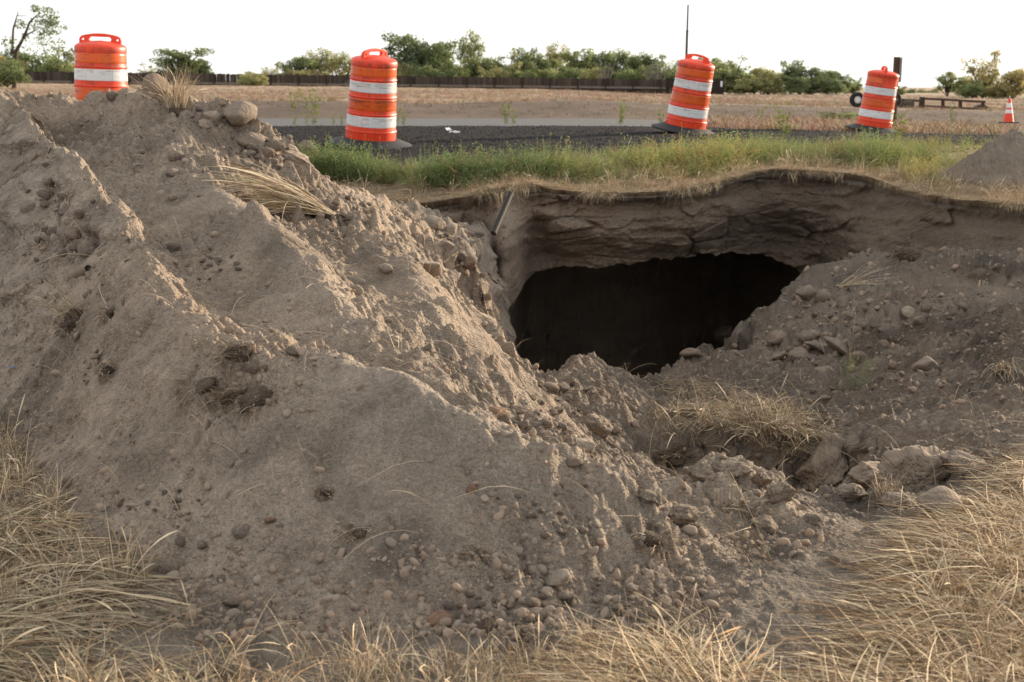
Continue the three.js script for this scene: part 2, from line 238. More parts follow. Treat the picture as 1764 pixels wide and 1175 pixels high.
// ------------------------------------------------------------------ the dug earth as three sheets that share their edges
const tanMid = 0.40, NU = 760, NV = 860, D0 = 1.3, D1 = 20;
{
  const us = [], ds = [];
  for (let i = 0; i <= NU; i++) { const t = i / NU * 2 - 1, a = Math.abs(t); us.push(Math.sign(t) * (a < 0.86 ? a / 0.86 * tanMid : tanMid + ((a - 0.86) / 0.14) ** 1.6 * 1.1)); }
  const wts = []; let sum = 0; for (let j = 0; j < NV; j++) { const d = D0 * (D1 / D0) ** (j / NV); const w = d < 3.4 ? 3 : d > 14.3 ? 4 : d > 10.5 ? 1.15 : 1; wts.push(w); sum += w; }
  let acc = 0; for (let j = 0; j <= NV; j++) { ds.push(D0 * (D1 / D0) ** (acc / sum)); acc += wts[j] ?? 0; }
  const n = (NU + 1) * (NV + 1), pos = new Float32Array(n * 3), col = new Float32Array(n * 3), uv = new Float32Array(n * 2);
  for (let j = 0; j <= NV; j++) for (let i = 0; i <= NU; i++) {
    const k = j * (NU + 1) + i, d = ds[j], x = us[i] * d, z = -d, y = heapY(x, z);
    const gx = sampleG(x + 0.05, z) - sampleG(x - 0.05, z), gz = sampleG(x, z + 0.05) - sampleG(x, z - 0.05), st = sstep(0.7, 1.6, Math.hypot(gx, gz) / 0.1), amp = mix(0.07, 0.24, sstep(-6.3, -8.2, z)), hx = st * amp * fbm(x * 3 + 2, y * 5, z * 3, 4), hz = st * amp * fbm(x * 3, y * 5, z * 3 + 9, 4);
    pos[k * 3] = x + hx; pos[k * 3 + 1] = y; pos[k * 3 + 2] = z + hz; uv[k * 2] = x; uv[k * 2 + 1] = -z * 1.0 + y * 0.8;
    const m = 1 + 0.45 * fbm(x * 0.8, 2.2, z * 0.8, 4) + 0.4 * fbm(x * 5, 8.2, z * 5, 4), warm = 0.09 * fbm(x * 0.6, 5.5, z * 0.6, 3);
    const damp = 1 - 0.40 * sstep(0.12, 0.34, fbm(x * 1.3, 15.5, z * 1.3, 4));       // patches of darker topsoil turned up
    const dampShade = sstep(-5.6, -8.5, z) * sstep(-0.3 + (z + 9) * -0.05, 1.2, x + 0.25 * noise(x, 3, z));   // rim shade over the hole put into the colour, along with damp subsoil
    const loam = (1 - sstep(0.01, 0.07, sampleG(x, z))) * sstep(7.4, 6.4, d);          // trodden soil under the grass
    const c = [DIRT[0] * (1 + warm), DIRT[1], DIRT[2] * (1 - warm)].map((v) => v * m * damp * mix(1, 0.62, loam) * mix(1, 0.6, dampShade));
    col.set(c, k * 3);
  }
  const full = new THREE.BufferGeometry();
  full.setAttribute('position', new THREE.BufferAttribute(pos, 3)); full.setAttribute('color', new THREE.BufferAttribute(col, 3)); full.setAttribute('uv', new THREE.BufferAttribute(uv, 2));
  const idx = { ground: [], spoil_heap: [], pit_floor: [] }, all = [];
  const pitLip = [[560, 340], [651, 375], [715, 446], [760, 510], [800, 590], [840, 650], [870, 690]].map(([a, b], i) => at(a, b, [8.4, 7.9, 7.0, 6.6, 6.25, 6.05, 5.95][i])).map((p) => [p[0], p[2]]);
  const inPit = (x, z) => { let e = -99; if (z > -5.0) return false; const lipX = [[-5, 9], [-5.2, 1.2], [-5.5, 0.6], ...pitLip.slice().reverse().map(([a, b]) => [b, a]), [-11, -1.2], [-13, -1.3], [-22, -1.3]];
    for (let i = 0; i + 1 < lipX.length; i++) if (z <= lipX[i][0] && z >= lipX[i + 1][0]) { e = mix(lipX[i][1], lipX[i + 1][1], (lipX[i][0] - z) / (lipX[i][0] - lipX[i + 1][0])); break; } return x > e; };
  const kind = new Uint8Array(n);
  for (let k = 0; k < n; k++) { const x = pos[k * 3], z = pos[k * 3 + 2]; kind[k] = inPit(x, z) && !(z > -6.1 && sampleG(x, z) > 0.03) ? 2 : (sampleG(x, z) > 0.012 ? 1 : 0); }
  const names = ['ground', 'spoil_heap', 'pit_floor'];
  for (let j = 0; j < NV; j++) for (let i = 0; i < NU; i++) { const a = j * (NU + 1) + i, b = a + 1, c = a + NU + 1, d = c + 1; const L = idx[names[kind[a]]]; L.push(a, b, c, b, d, c); all.push(a, b, c, b, d, c); }
  full.setIndex(all); full.computeVertexNormals();
  for (const nm of names) {
    const used = new Int32Array(n).fill(-1), ii = idx[nm], out = new Uint32Array(ii.length); let m = 0; const back = [];
    for (let q = 0; q < ii.length; q++) { const v = ii[q]; if (used[v] < 0) { used[v] = m++; back.push(v); } out[q] = used[v]; }
    const g = new THREE.BufferGeometry();
    for (const [an, w] of [['position', 3], ['normal', 3], ['color', 3], ['uv', 2]]) { const src = full.attributes[an].array, dst = new Float32Array(m * w); back.forEach((v, q) => { for (let c = 0; c < w; c++) dst[q * w + c] = src[v * w + c]; }); g.setAttribute(an, new THREE.BufferAttribute(dst, w)); }
    g.setIndex(new THREE.BufferAttribute(out, 1));
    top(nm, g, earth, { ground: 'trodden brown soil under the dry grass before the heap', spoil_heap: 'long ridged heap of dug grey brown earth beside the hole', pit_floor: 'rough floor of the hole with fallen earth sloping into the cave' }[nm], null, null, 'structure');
  }
}

// ------------------------------------------------------------------ verge, shoulder, road, bank and field
function landY(x, d) {
  let y = d < 17.5 ? mix(0.56, 0.885, sstep(12.2, 17.5, d) * 0.6 + 0.4 * clamp((d - 12.2) / 5.3)) : 0.885 + 0.03 * sstep(17.5, 24, d);
  y -= 0.024 * clamp(x - 2, 0, 12) * sstep(15, 22, d);
  y -= 0.05 * sstep(23.9, 24.25, d) + 0.03 * sstep(25, 32, d);                            // edge of the surfacing, then the road falls away
  const bankTop = 0.30 + 0.05 * noise(x * 0.12, 1, 4) + 0.07 * noise(x * 0.35, 1, 9);
  y += bankTop * sstep(32.6, 38.5 + noise(x * 0.2, 6, 2) * 1.5, d);
  const right = sstep(5, 12, x) * sstep(30, 60, d);
  y -= 0.12 * right;
  y += (0.012 * (x / d < 0 ? -x : -x * 0.55)) * sstep(60, 140, d);
  if (d > 34) y += 0.10 * fbm(x * 0.25, 3, d * 0.25, 3) * sstep(34, 40, d) + 0.05 * fbm(x * 1.1, 3, d * 1.1, 3) * sstep(32.5, 36, d);
  if (d < 24) y += 0.035 * fbm(x * 1.7, 9, d * 1.7, 3) * (1 - sstep(15.5, 17, d)) + 0.018 * fbm(x * 2.2, 9, d * 2.2, 3);
  return y;
}
const landHit = (px, py, d0 = 12.5) => { const [a, b] = ray(px, py); let d = d0; for (; d < 700; d *= 1.003) if (CAM_Y + b * d < landY(a * d, d)) break; return [a * d, landY(a * d, d), -d]; };
const rimPts = [[-900, 340, 14.5], [0, 335, 14], [560, 335, 13.6], [640, 338, 13.5], [720, 349, 13.05], [800, 338, 13.0], [860, 323, 13.1], [920, 317, 13.35], [960, 327, 13.3], [1050, 332, 13.15], [1150, 328, 13.3], [1210, 318, 13.5], [1270, 304, 13.8], [1340, 291, 14.1], [1480, 301, 14.0], [1560, 326, 13.5], [1640, 342, 12.9], [1764, 352, 12.4], [1900, 362, 12.0], [2300, 380, 11.5], [3000, 400, 11.5]].map((q) => at(...q));
const rimCurve = new THREE.CatmullRomCurve3(rimPts.map((p) => new THREE.Vector3(...p)), false, 'catmullrom', 0.4);
const rimSamples = rimCurve.getPoints(3000);
function rimAt(u, smooth) {                                                           // rim point in the direction x / distance = u
  let lo = 0, hi = rimSamples.length - 1; while (hi - lo > 1) { const m = (lo + hi) >> 1; if (rimSamples[m].x / -rimSamples[m].z < u) lo = m; else hi = m; }
  const a = rimSamples[lo], b = rimSamples[hi], ua = a.x / -a.z, ub = b.x / -b.z, t = clamp((u - ua) / (ub - ua || 1)); const d = -mix(a.z, b.z, t) + (smooth ? 0 : 1) * (0.16 * fbm(u * 45, 2, 2, 3) + 0.06 * noise(u * 150, 4, 1) + 0.035 * noise(u * 420, 4, 1));
  return [u * d, mix(a.y, b.y, t), d];
}
const vergeEdge = (u) => Math.max(rimAt(u, true)[2] + 0.9, 14.35 + 1.9 * sstep(-0.02, 0.1, u) + 0.35 * noise(u * 14, 2, 3) + 0.12 * noise(u * 60, 2, 3) + 12 * clamp(u - 0.2, 0, 0.4));
function landSheet(name, from, to, rows, cols, material, color, label, spread = 1) {
  const pos = [], uv = [], col = [], index = [], tm = 0.43;
  for (let j = 0; j <= rows; j++) for (let i = 0; i <= cols; i++) {
    const t = i / cols * 2 - 1, a = Math.abs(t), u = Math.sign(t) * (a < 0.84 ? a / 0.84 * tm : tm + ((a - 0.84) / 0.16) ** 1.5 * spread);
    const a0 = typeof from === 'function' ? from(u) : from, a1 = typeof to === 'function' ? to(u) : to, d = a0 * (a1 / a0) ** (j / rows), x = u * d;
    let y = landY(x, d); if (name === 'verge') { const r = rimAt(u); y = mix(r[1] + 0.004 * noise(x * 9, 3, d * 9), y, sstep(0, Math.min(1.3, vergeEdge(u) - r[2]), d - r[2])); y += 0.02 * noise(x * 5, 2, d * 5) * sstep(0, 0.3, d - r[2]) * sstep(0, 0.5, vergeEdge(u) - d); }
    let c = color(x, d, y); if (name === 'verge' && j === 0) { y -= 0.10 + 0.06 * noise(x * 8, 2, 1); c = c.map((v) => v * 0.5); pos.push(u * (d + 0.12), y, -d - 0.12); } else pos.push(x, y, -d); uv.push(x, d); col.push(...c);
  }
  for (let j = 0; j < rows; j++) for (let i = 0; i < cols; i++) { const a = j * (cols + 1) + i, b = a + 1, c = a + cols + 1, d = c + 1; index.push(a, b, c, b, d, c); }
  const g = new THREE.BufferGeometry(); g.setAttribute('position', new THREE.Float32BufferAttribute(pos, 3)); g.setAttribute('uv', new THREE.Float32BufferAttribute(uv, 2)); g.setAttribute('color', new THREE.Float32BufferAttribute(col, 3)); g.setIndex(index); g.computeVertexNormals();
  return top(name, g, material, label, null, null, 'structure');
}
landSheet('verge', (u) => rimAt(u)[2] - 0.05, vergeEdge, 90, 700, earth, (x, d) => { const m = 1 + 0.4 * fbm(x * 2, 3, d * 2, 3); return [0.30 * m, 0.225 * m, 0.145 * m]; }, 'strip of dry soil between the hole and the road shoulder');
const millings = new THREE.MeshPhysicalMaterial({ vertexColors: true, bumpMap: asphaltBump, bumpScale: 0.03, roughness: 1, specularIntensity: 0.15 });
landSheet('road_shoulder', vergeEdge, 24.1, 120, 420, millings, (x, d) => { const m = 1 + 0.5 * fbm(x * 1.5, 3, d * 1.5, 4); return [0.032 * m, 0.030 * m, 0.032 * m]; }, 'dark road shoulder of loose asphalt millings under the drums');
const asphalt = std({ vertexColors: true, bumpMap: asphaltBump, bumpScale: 0.004, roughness: 0.8 });
landSheet('road', 24.1, 32.6, 30, 300, asphalt, (x, d) => { const m = 1 + 0.12 * fbm(x * 0.4, 3, d * 1.2, 3); return [0.080 * m, 0.077 * m, 0.081 * m]; }, 'pale grey asphalt road beyond the dark shoulder');
landSheet('road_bank', 32.6, 39, 40, 420, earth, (x, d) => { const m = 1 + 0.5 * fbm(x * 0.7, 3, d * 0.7, 4); return [0.135 * m, 0.092 * m, 0.068 * m]; }, 'low brown earth bank along the far side of the road');
landSheet('field', 39, 2600, 140, 300, earth, (x, d) => { const m = 1 + 0.45 * fbm(x * 0.15, 3, d * 0.08, 4); return [0.34 * m, 0.245 * m, 0.165 * m]; }, 'flat field of dry pinkish grass in front of the fence');

// ------------------------------------------------------------------ the cut face under the rim, its overhang and the cave behind it
{
  const S = 620, R = 170, pos = [], uv = [], col = [], index = [];
  const u0 = (690 - 882) / F / 0.95, u1 = 0.75;
  const lipTable = [[690, -1.5], [830, -1.45], [858, -0.62], [866, -0.5], [884, -0.4], [905, -0.26], [940, -0.17], [990, -0.11], [1100, -0.07], [1200, -0.05], [1300, -0.08], [1360, -0.2], [1400, -0.35], [1430, -1.2], [1470, -1.5], [3000, -1.5]];
  const caveTable = [[690, 0], [850, 0], [858, 0.02], [880, 0.5], [910, 0.92], [950, 1], [1330, 1], [1400, 0.6], [1440, 0.1], [1460, 0], [3000, 0]];
  const look = (T, p) => { for (let i = 0; i + 1 < T.length; i++) if (p <= T[i + 1][0]) return mix(T[i][1], T[i + 1][1], clamp((p - T[i][0]) / (T[i + 1][0] - T[i][0]))); return T[T.length - 1][1]; };
  const cavedip = (u) => Math.abs(noise(u * 120, 5, 2)) * 2;
  for (let s = 0; s <= S; s++) {
    const t = s / S, u = t < 0.08 ? mix(-0.36, u0, t / 0.08) : t < 0.84 ? mix(u0, 0.38, (t - 0.08) / 0.76) : mix(0.38, u1, (t - 0.84) / 0.16), pxl = 882 + u * F * 0.96, [rx, ry, rd] = rimAt(u), rds = rimAt(u, true)[2], lip = look(lipTable, pxl) + 0.09 * fbm(u * 38, 3, 1, 4) - 0.02 * cavedip(u), cave = look(caveTable, pxl);
    const bulge = 0.75 * Math.exp(-(((pxl - 872) / 26) ** 2)), right = sstep(1380, 1500, pxl);   // the buttress on the near side of the mouth
    for (let r = 0; r <= R; r++) {
      let back, y;
      if (r <= 90) {                                                          // down the face
        const q = r / 90; y = mix(ry, lip, q);
        const dep = ry - y;
        if (r < 3) { y = ry - 0.035 - 0.004 * r; back = 0.3 - 0.1 * r; } else { y -= 0.012; back = 0.02 - 0.085 * sstep(0, 0.03, dep) + 0.12 * sstep(0.03, 0.18, dep) - 0.055 * sstep(0.1, 0.25, dep) - bulge * sstep(0.02, 0.5, dep) * (1 - 0.35 * sstep(0.8, 1.3, dep)) - right * 0.42 * sstep(0.05, 0.8, dep) + cave * 0.42 * sstep(0.28, 0.75, dep); }
      } else if (r <= 140) {                                                  // back under the roof
        const q = (r - 90) / 50; const b0 = -0.05 + 0.05 - bulge * sstep(0.02, 0.5, ry - lip) - right * 0.42 + cave * 0.42 * sstep(0.28, 0.75, ry - lip);
        back = b0 + cave ** 0.7 * 2.7 * q ** 1.25; y = lip + cave * (0.10 * Math.sin(q * Math.PI) - 0.25 * q * q);
      } else { const q = (r - 140) / 30; const b0 = -bulge * sstep(0.02, 0.5, ry - lip) - right * 0.42 + cave * 0.42; back = b0 + cave ** 0.7 * 2.7 + cave * 0.3 * Math.sin(q * 3); y = mix(lip - 0.25 * cave, -1.75 - 0.9 * cave, q); }
      const sm = sstep(0.0, 0.3, ry - y); let x = mix(rx, u * rds, sm), d = mix(rd, rds, sm) + back;
      const strata = y * 11 + 0.6 * noise(x * 0.9, 2, d), layer = noise(0.3 + x * 0.25, Math.floor(strata) * 7.3, 1) * 0.5 + noise(x * 3, strata * 1.0, d * 2);
      const bu = x / 0.34 + 0.8 * noise(x * 2, y * 3, 5), bv = y / 0.13 + 0.5 * noise(x * 1.3, y * 2, 8) + x * 0.25; let f1 = 9, f2 = 9, cid = 0;
      for (let a = -1; a <= 1; a++) for (let b = -1; b <= 1; b++) { const ci = Math.floor(bu) + a, cj = Math.floor(bv) + b, q = Math.hypot(bu - ci - hash(ci, cj, 41), bv - cj - hash(ci, cj, 42)); if (q < f1) { f2 = f1; f1 = q; cid = hash(ci, cj, 43); } else if (q < f2) f2 = q; }
      const slab = (cid - 0.5) * 0.15 * sstep(0, 0.18, f2 - f1) - 0.035 * (1 - sstep(0, 0.12, f2 - f1));
      let bump = 0.04 * layer + slab * (0.35 + 0.9 * sstep(-0.1, 0.3, noise(x * 1.1, y * 2, 3))) + 0.15 * fbm(x * 2.2, y * 2.6, d * 2.2, 4) + 0.05 * fbm(x * 7, y * 16, d * 7, 3) + 0.03 * Math.abs(noise(x * 22, y * 40, d * 22));
      bump *= sstep(-0.02, 0.10, ry - y) * (0.7 + 0.5 * noise(x * 1.4, y * 1.4, 7));
      if (r > 90) { y += bump * Math.min(1, (r - 90) / 12) * 0.8; }
      d += bump * (r > 90 && r <= 140 ? 0.3 : 1.2) * -1; x += 0.25 * bump * noise(y * 5, x * 2, 1);
      pos.push(x, y, -d); uv.push(x + d * 0.4, y * 1.1 + d * 0.5);
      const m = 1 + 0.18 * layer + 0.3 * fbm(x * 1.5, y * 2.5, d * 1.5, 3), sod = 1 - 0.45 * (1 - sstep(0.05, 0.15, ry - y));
      const dampShade = mix(0.95, 0.62, sstep(-0.2, 2.3, x)); col.push(DIRT[0] * dampShade * m * sod, DIRT[1] * dampShade * 0.97 * m * sod, DIRT[2] * dampShade * 0.95 * m * sod);  // face darkens to the right: painted shade together with damper earth
    }
  }
  for (let s = 0; s < S; s++) for (let r = 0; r < R; r++) { const a = s * (R + 1) + r, b = a + 1, c = a + R + 1, d = c + 1; index.push(a, b, c, b, d, c); }
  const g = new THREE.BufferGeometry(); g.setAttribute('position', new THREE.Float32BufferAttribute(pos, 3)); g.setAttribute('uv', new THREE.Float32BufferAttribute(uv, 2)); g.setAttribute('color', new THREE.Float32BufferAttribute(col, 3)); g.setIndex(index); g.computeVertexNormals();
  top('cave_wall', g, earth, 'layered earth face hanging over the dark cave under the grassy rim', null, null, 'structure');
}

// ------------------------------------------------------------------ traffic drums and the cone
const drumRed = std({ color: lin(0.80, 0.060, 0.018), roughness: 0.42 });
const smudge = (id, base, dirt, amount) => { const c = document.createElement('canvas'); c.width = 512; c.height = 64; const q = c.getContext('2d'); q.fillStyle = base; q.fillRect(0, 0, 512, 64); let s = id * 131; const h = () => hash(s++, id, 7);
  for (let i = 0; i < 9; i++) { q.fillStyle = 'rgba(255,255,255,0.07)'; q.fillRect(h() * 512, 0, 1 + h() * 2, 64); q.fillStyle = 'rgba(0,0,0,0.07)'; q.fillRect(h() * 512, 0, 1 + h() * 3, 64); }
  for (let i = 0; i < 260 * amount; i++) { q.fillStyle = dirt + (0.03 + 0.16 * h()) + ')'; const x = h() * 512, y = 10 + 50 * h() * h(); q.fillRect(x, y, 2 + h() * 34, 1 + h() * 4); }
  for (let i = 0; i < 700; i++) { q.fillStyle = dirt + (0.03 + 0.08 * h()) + ')'; q.fillRect(h() * 512, h() * 64, 1 + h() * 2, 1 + h() * 2); }
  const t = new THREE.CanvasTexture(c); t.wrapS = THREE.RepeatWrapping; t.colorSpace = THREE.SRGBColorSpace; return t; };
const rubber = std({ color: lin(0.020, 0.022, 0.026), roughness: 0.72, bumpMap: stoneBump, bumpScale: 0.002 });
const drumProfile = [[0.276, 0.02], [0.286, 0.035], [0.281, 0.155], [0.288, 0.162], [0.288, 0.170], [0.277, 0.182], [0.271, 0.345], [0.279, 0.352], [0.279, 0.360], [0.268, 0.372], [0.263, 0.535], [0.271, 0.542], [0.271, 0.550], [0.260, 0.562], [0.255, 0.722], [0.263, 0.729], [0.263, 0.737], [0.252, 0.750], [0.250, 0.872], [0.257, 0.880], [0.256, 0.925], [0.246, 0.945], [0.215, 0.962], [0.13, 0.985], [0.0, 0.995]];
const radiusAt = (y) => { for (let i = 0; i + 1 < drumProfile.length; i++) if (y <= drumProfile[i + 1][1]) return mix(drumProfile[i][0], drumProfile[i + 1][0], (y - drumProfile[i][1]) / (drumProfile[i + 1][1] - drumProfile[i][1])); return 0.25; };
function latheOf(p, n = 72) { const g = new THREE.LatheGeometry(p.map(([r, y]) => new THREE.Vector2(r, y)), n); return g; }
function warp(g, dents) { if (!dents) return g; const p = g.attributes.position; for (let i = 0; i < p.count; i++) { const x = p.getX(i), y = p.getY(i), z = p.getZ(i), a = Math.atan2(z, x); let k = 1; for (const [a0, y0, wa, wy, dep] of dents) { let da = Math.abs(a - a0); if (da > Math.PI) da = 2 * Math.PI - da; k -= dep * Math.exp(-((da / wa) ** 2) - ((y - y0) / wy) ** 2); } p.setX(i, x * k); p.setZ(i, z * k); } g.computeVertexNormals(); return g; }
const handleGeo = (() => {
  const s = new THREE.Shape(); s.moveTo(-0.205, -0.03); s.lineTo(-0.205, 0.055); s.quadraticCurveTo(-0.2, 0.085, -0.16, 0.095); s.quadraticCurveTo(0, 0.135, 0.16, 0.095); s.quadraticCurveTo(0.2, 0.085, 0.205, 0.055); s.lineTo(0.205, -0.03); s.lineTo(-0.205, -0.03);
  const slot = new THREE.Path(); slot.moveTo(-0.085, 0.032); slot.lineTo(0.085, 0.032); slot.absarc(0.085, 0.061, 0.029, -Math.PI / 2, Math.PI / 2, false); slot.lineTo(-0.085, 0.09); slot.absarc(-0.085, 0.061, 0.029, Math.PI / 2, Math.PI * 1.5, false); s.holes.push(slot);
  for (const x of [-0.172, 0.172]) { const b = new THREE.Path(); b.absarc(x, 0.058, 0.013, 0, Math.PI * 2, true); s.holes.push(b); }
  const g = new THREE.ExtrudeGeometry(s, { depth: 0.026, bevelEnabled: true, bevelThickness: 0.006, bevelSize: 0.005, bevelSegments: 2, curveSegments: 10 }); g.translate(0, 0, -0.013); return g;
})();
function drum(p, scale, leanRight, leanToCamera, turn, id, dirt, dents, label) {
  const t = thing('traffic_drum', label, 'traffic drum', p, 0, 'orange traffic drums along the road shoulder');
  t.rotation.set(leanToCamera, turn, -leanRight, 'XYZ'); t.scale.setScalar(scale);
  t.rotation.set(leanToCamera, 0, -leanRight); 
  part('body', warp(latheOf(drumProfile), dents), std({ map: smudge(id * 10 + 7, '#e8401a', 'rgba(90,45,25,', 1.6), roughness: 0.45 }), t);
  const bands = [[0.775, 0.865, '#e05a12', 'orange_sheeting', 1], [0.600, 0.712, '#d9d9da', 'white_sheeting', 0], [0.405, 0.525, '#d9560f', 'orange_sheeting', 1], [0.222, 0.338, '#dcdcde', 'white_sheeting', 0]];
  bands.forEach(([a, b, c, nm, or], i) => {
    const n = 6, prof = [[radiusAt(a) - 0.001, a - 0.0005]]; for (let k = 0; k <= n; k++) { const y = mix(a, b, k / n); prof.push([radiusAt(y) + 0.0025, y]); } prof.push([radiusAt(b) - 0.001, b + 0.0005]);
    const m = std({ map: smudge(id * 10 + i, c, or ? 'rgba(70,25,5,' : 'rgba(70,62,50,', dirt[i]), roughness: 0.32 }); part(nm, warp(latheOf(prof), dents), m, t);
  });
  const h = part('handle', handleGeo, drumRed, t); h.position.y = 0.945; h.rotation.y = turn;
  for (const a of [turn + 1.15, turn - 0.55]) { const r = part('foot_rib', new THREE.CapsuleGeometry(0.012, 0.085, 4, 8), drumRed, t); r.position.set(Math.sin(a) * 0.283, 0.075, Math.cos(a) * 0.283); }
  part('rubber_base', latheOf([[0.27, 0.03], [0.288, 0.075], [0.305, 0.082], [0.335, 0.066], [0.40, 0.040], [0.462, 0.022], [0.470, 0.012], [0.462, 0.0], [0.40, 0.004], [0.27, 0.006]], 64), rubber, t);
  return t;
}
const R = Math.PI / 180;
drum([...at(176, 241, 15.1)], 1.03, 2.2 * R, 1 * R, 2 * R, 1, [0.35, 0.5, 0.7, 0.5], null, 'upright orange traffic drum half hidden behind the top of the earth heap');
drum([...at(638, 249, 17.1)], 1.06, 4.2 * R, 5.5 * R, 56 * R, 2, [0.4, 1.1, 3.2, 0.7], null, 'scuffed orange traffic drum on the dark shoulder, second from the heap');
drum([...at(1179, 226, 21.2)], 1.06, 8.6 * R, 5 * R, -46 * R, 3, [0.4, 1.3, 0.9, 0.6], null, 'orange traffic drum leaning before the end of the dark fence');
drum([...at(1504, 225, 25.2)], 1.06, 7.2 * R, 3.5 * R, 86 * R, 4, [0.4, 0.5, 0.5, 0.5], [[1.2, 0.82, 0.5, 0.05, 0.07], [2.2, 0.86, 0.35, 0.05, 0.05], [1.9, 0.33, 0.4, 0.04, 0.045], [1.2, 0.5, 0.3, 0.06, 0.035]], 'dented orange traffic drum leaning in front of the wooden post');
{
  const p = ground(1737, 212, 0.835), t = thing('traffic_cone', 'small orange traffic cone with two white collars on the road edge', 'traffic cone', p); t.scale.setScalar(0.72);
  const prof = [[0.15, 0.03], [0.146, 0.045], [0.035, 0.66], [0.03, 0.675], [0.012, 0.68], [0, 0.68]];
  part('body', latheOf(prof, 32), drumRed, t); const r = (y) => mix(0.146, 0.035, (y - 0.045) / 0.615) + 0.003, white = std({ color: lin(0.75, 0.75, 0.76), roughness: 0.4 });
  for (const [a, b] of [[0.27, 0.37], [0.42, 0.55]]) part('white_collar', latheOf([[r(a) - 0.004, a], [r(a), a + 0.001], [r(b), b], [r(b) - 0.004, b + 0.001]], 32), white, t);
  const nub = part('light_stub', new THREE.SphereGeometry(0.018, 12, 8), white, t); nub.position.y = 0.715; const stem = part('stub_stem', new THREE.CylinderGeometry(0.007, 0.007, 0.05, 8), white, t); stem.position.y = 0.69;
  const sh = new THREE.Shape(); sh.moveTo(-0.2, -0.2); sh.lineTo(0.2, -0.2); sh.lineTo(0.2, 0.2); sh.lineTo(-0.2, 0.2); const bg = new THREE.ExtrudeGeometry(sh, { depth: 0.02, bevelEnabled: true, bevelSize: 0.02, bevelThickness: 0.008, bevelSegments: 2 }); bg.rotateX(-Math.PI / 2); const b = part('rubber_base', bg, rubber, t); b.position.y = 0.008;
}

// ------------------------------------------------------------------ wooden fence, posts, rails and the old axle
const oldWood = (r, g, b) => std({ color: lin(r, g, b), map: woodTone, bumpMap: woodTone, bumpScale: 0.004, roughness: 0.9 });
function board(w, h, t, wob = 0) { const g = new THREE.BoxGeometry(w, h, t, 1, 1, 1); if (wob) { const p = g.attributes.position; for (let i = 0; i < p.count; i++) if (p.getY(i) > 0) p.setY(i, p.getY(i) + (hash(i, w * 1e4, h * 1e4) - 0.5) * wob); } g.translate(0, h / 2, 0); return g; }
{
  const dark = oldWood(0.085, 0.062, 0.050), grey = oldWood(0.26, 0.215, 0.18), postW = oldWood(0.050, 0.036, 0.029); dark.vertexColors = true;
  const A = [ray(-330, 0)[0] * 139, 139], B = [ray(1152, 0)[0] * 142, 142], L = Math.hypot(B[0] - A[0], B[1] - A[1]), ang = Math.atan2(-(B[1] - A[1]), B[0] - A[0]);
  const topPx = (x) => mix(119, 137, clamp((x + 62) / 77)), botPx = (x) => mix(149, 161, clamp((x + 62) / 77));
  const yTop = (x, d) => CAM_Y + ray(882, topPx(x))[1] * d, yBot = (x, d) => CAM_Y + ray(882, botPx(x))[1] * d - 0.15;
  const t = thing('wooden_fence', 'long dark weathered board fence running along the far field', 'fence', [0, 0, 0]);
  const planks = []; let s = 0;
  while (s < L) { const w = rr(0.17, 0.24), f = s / L, x = mix(A[0], B[0], f), d = mix(A[1], B[1], f), y0 = yBot(x, d), h = yTop(x, d) - y0 + rr(-0.06, 0.05); const g = board(w, h, 0.03); { const v = rr(0.55, 1.5), q = g.attributes.position.count; g.setAttribute('color', new THREE.Float32BufferAttribute(Array.from({ length: q * 3 }, () => v), 3)); } g.translate(x, y0, -d + rr(-0.01, 0.01)); planks.push(g); s += w + rr(0.002, 0.009); }
  const pm = part('plank_row', mergeGeometries(planks), dark, t); pm.userData.kind = 'stuff';
  for (let k = 0; k * 2.72 < L; k++) { const f = k * 2.72 / L, x = mix(A[0], B[0], f), d = mix(A[1], B[1], f) - 0.12, y0 = yBot(x, d); part('post', board(0.2, yTop(x, d) - y0 - 0.02, 0.16).translate(x, y0, -d), postW, t);
    const g = board(2.6, 0.19, 0.05); const x1 = x + 2.72; const r = part('rail', g, grey, t); r.position.set(x + 1.36, mix(yBot(x, d), yTop(x, d), 0.38), -d + 0.02); r.rotation.z = Math.atan2(yTop(x1, d) - yTop(x, d), 2.72) * 0.9 + rr(-0.008, 0.008); }
  const e = at(1197, 161, 138), t2 = thing('wooden_gate', 'darker close boarded gate panel closing the end of the fence', 'gate', [e[0], e[1] - 0.1, e[2]]); const gw = oldWood(0.030, 0.020, 0.017);
  for (let k = 0; k < 13; k++) part('plank', board(0.40, 1.5 + rr(-0.04, 0.04), 0.04), gw, t2).position.set(-2.55 + k * 0.425, 0, rr(-0.012, 0.012));
  for (const x of [-2.7, 0, 2.7]) part('post', board(0.16, 1.6, 0.16), gw, t2).position.set(x, 0, -0.12);
  part('notice', new THREE.BoxGeometry(0.2, 0.52, 0.02), std({ color: lin(0.72, 0.73, 0.76) }), t2, 'white notice on the end post').position.set(2.52, 1.0, 0.05);
}
{
  const b = landHit(1180, 168, 39), d = 62, p = [ray(1180.5, 150)[0] * d, landY(ray(1180.5, 150)[0] * d, d), -d], t = thing('light_pole', 'tall thin dark pole rising behind the leaning drum', 'pole', p), h = CAM_Y + ray(1182, 8)[1] * d - p[1], m = std({ color: lin(0.045, 0.05, 0.055), roughness: 0.6 });
  const lo = new THREE.CylinderGeometry(0.055, 0.062, h * 0.72, 12); lo.translate(0, h * 0.36, 0); part('lower_pole', lo, m, t); const up = new THREE.CylinderGeometry(0.036, 0.042, h * 0.28, 12); up.translate(0, h * 0.86, 0); part('upper_pole', up, m, t); part('collar', new THREE.CylinderGeometry(0.066, 0.066, 0.06, 12), m, t).position.y = h * 0.72; t.rotation.z = -0.012;
}
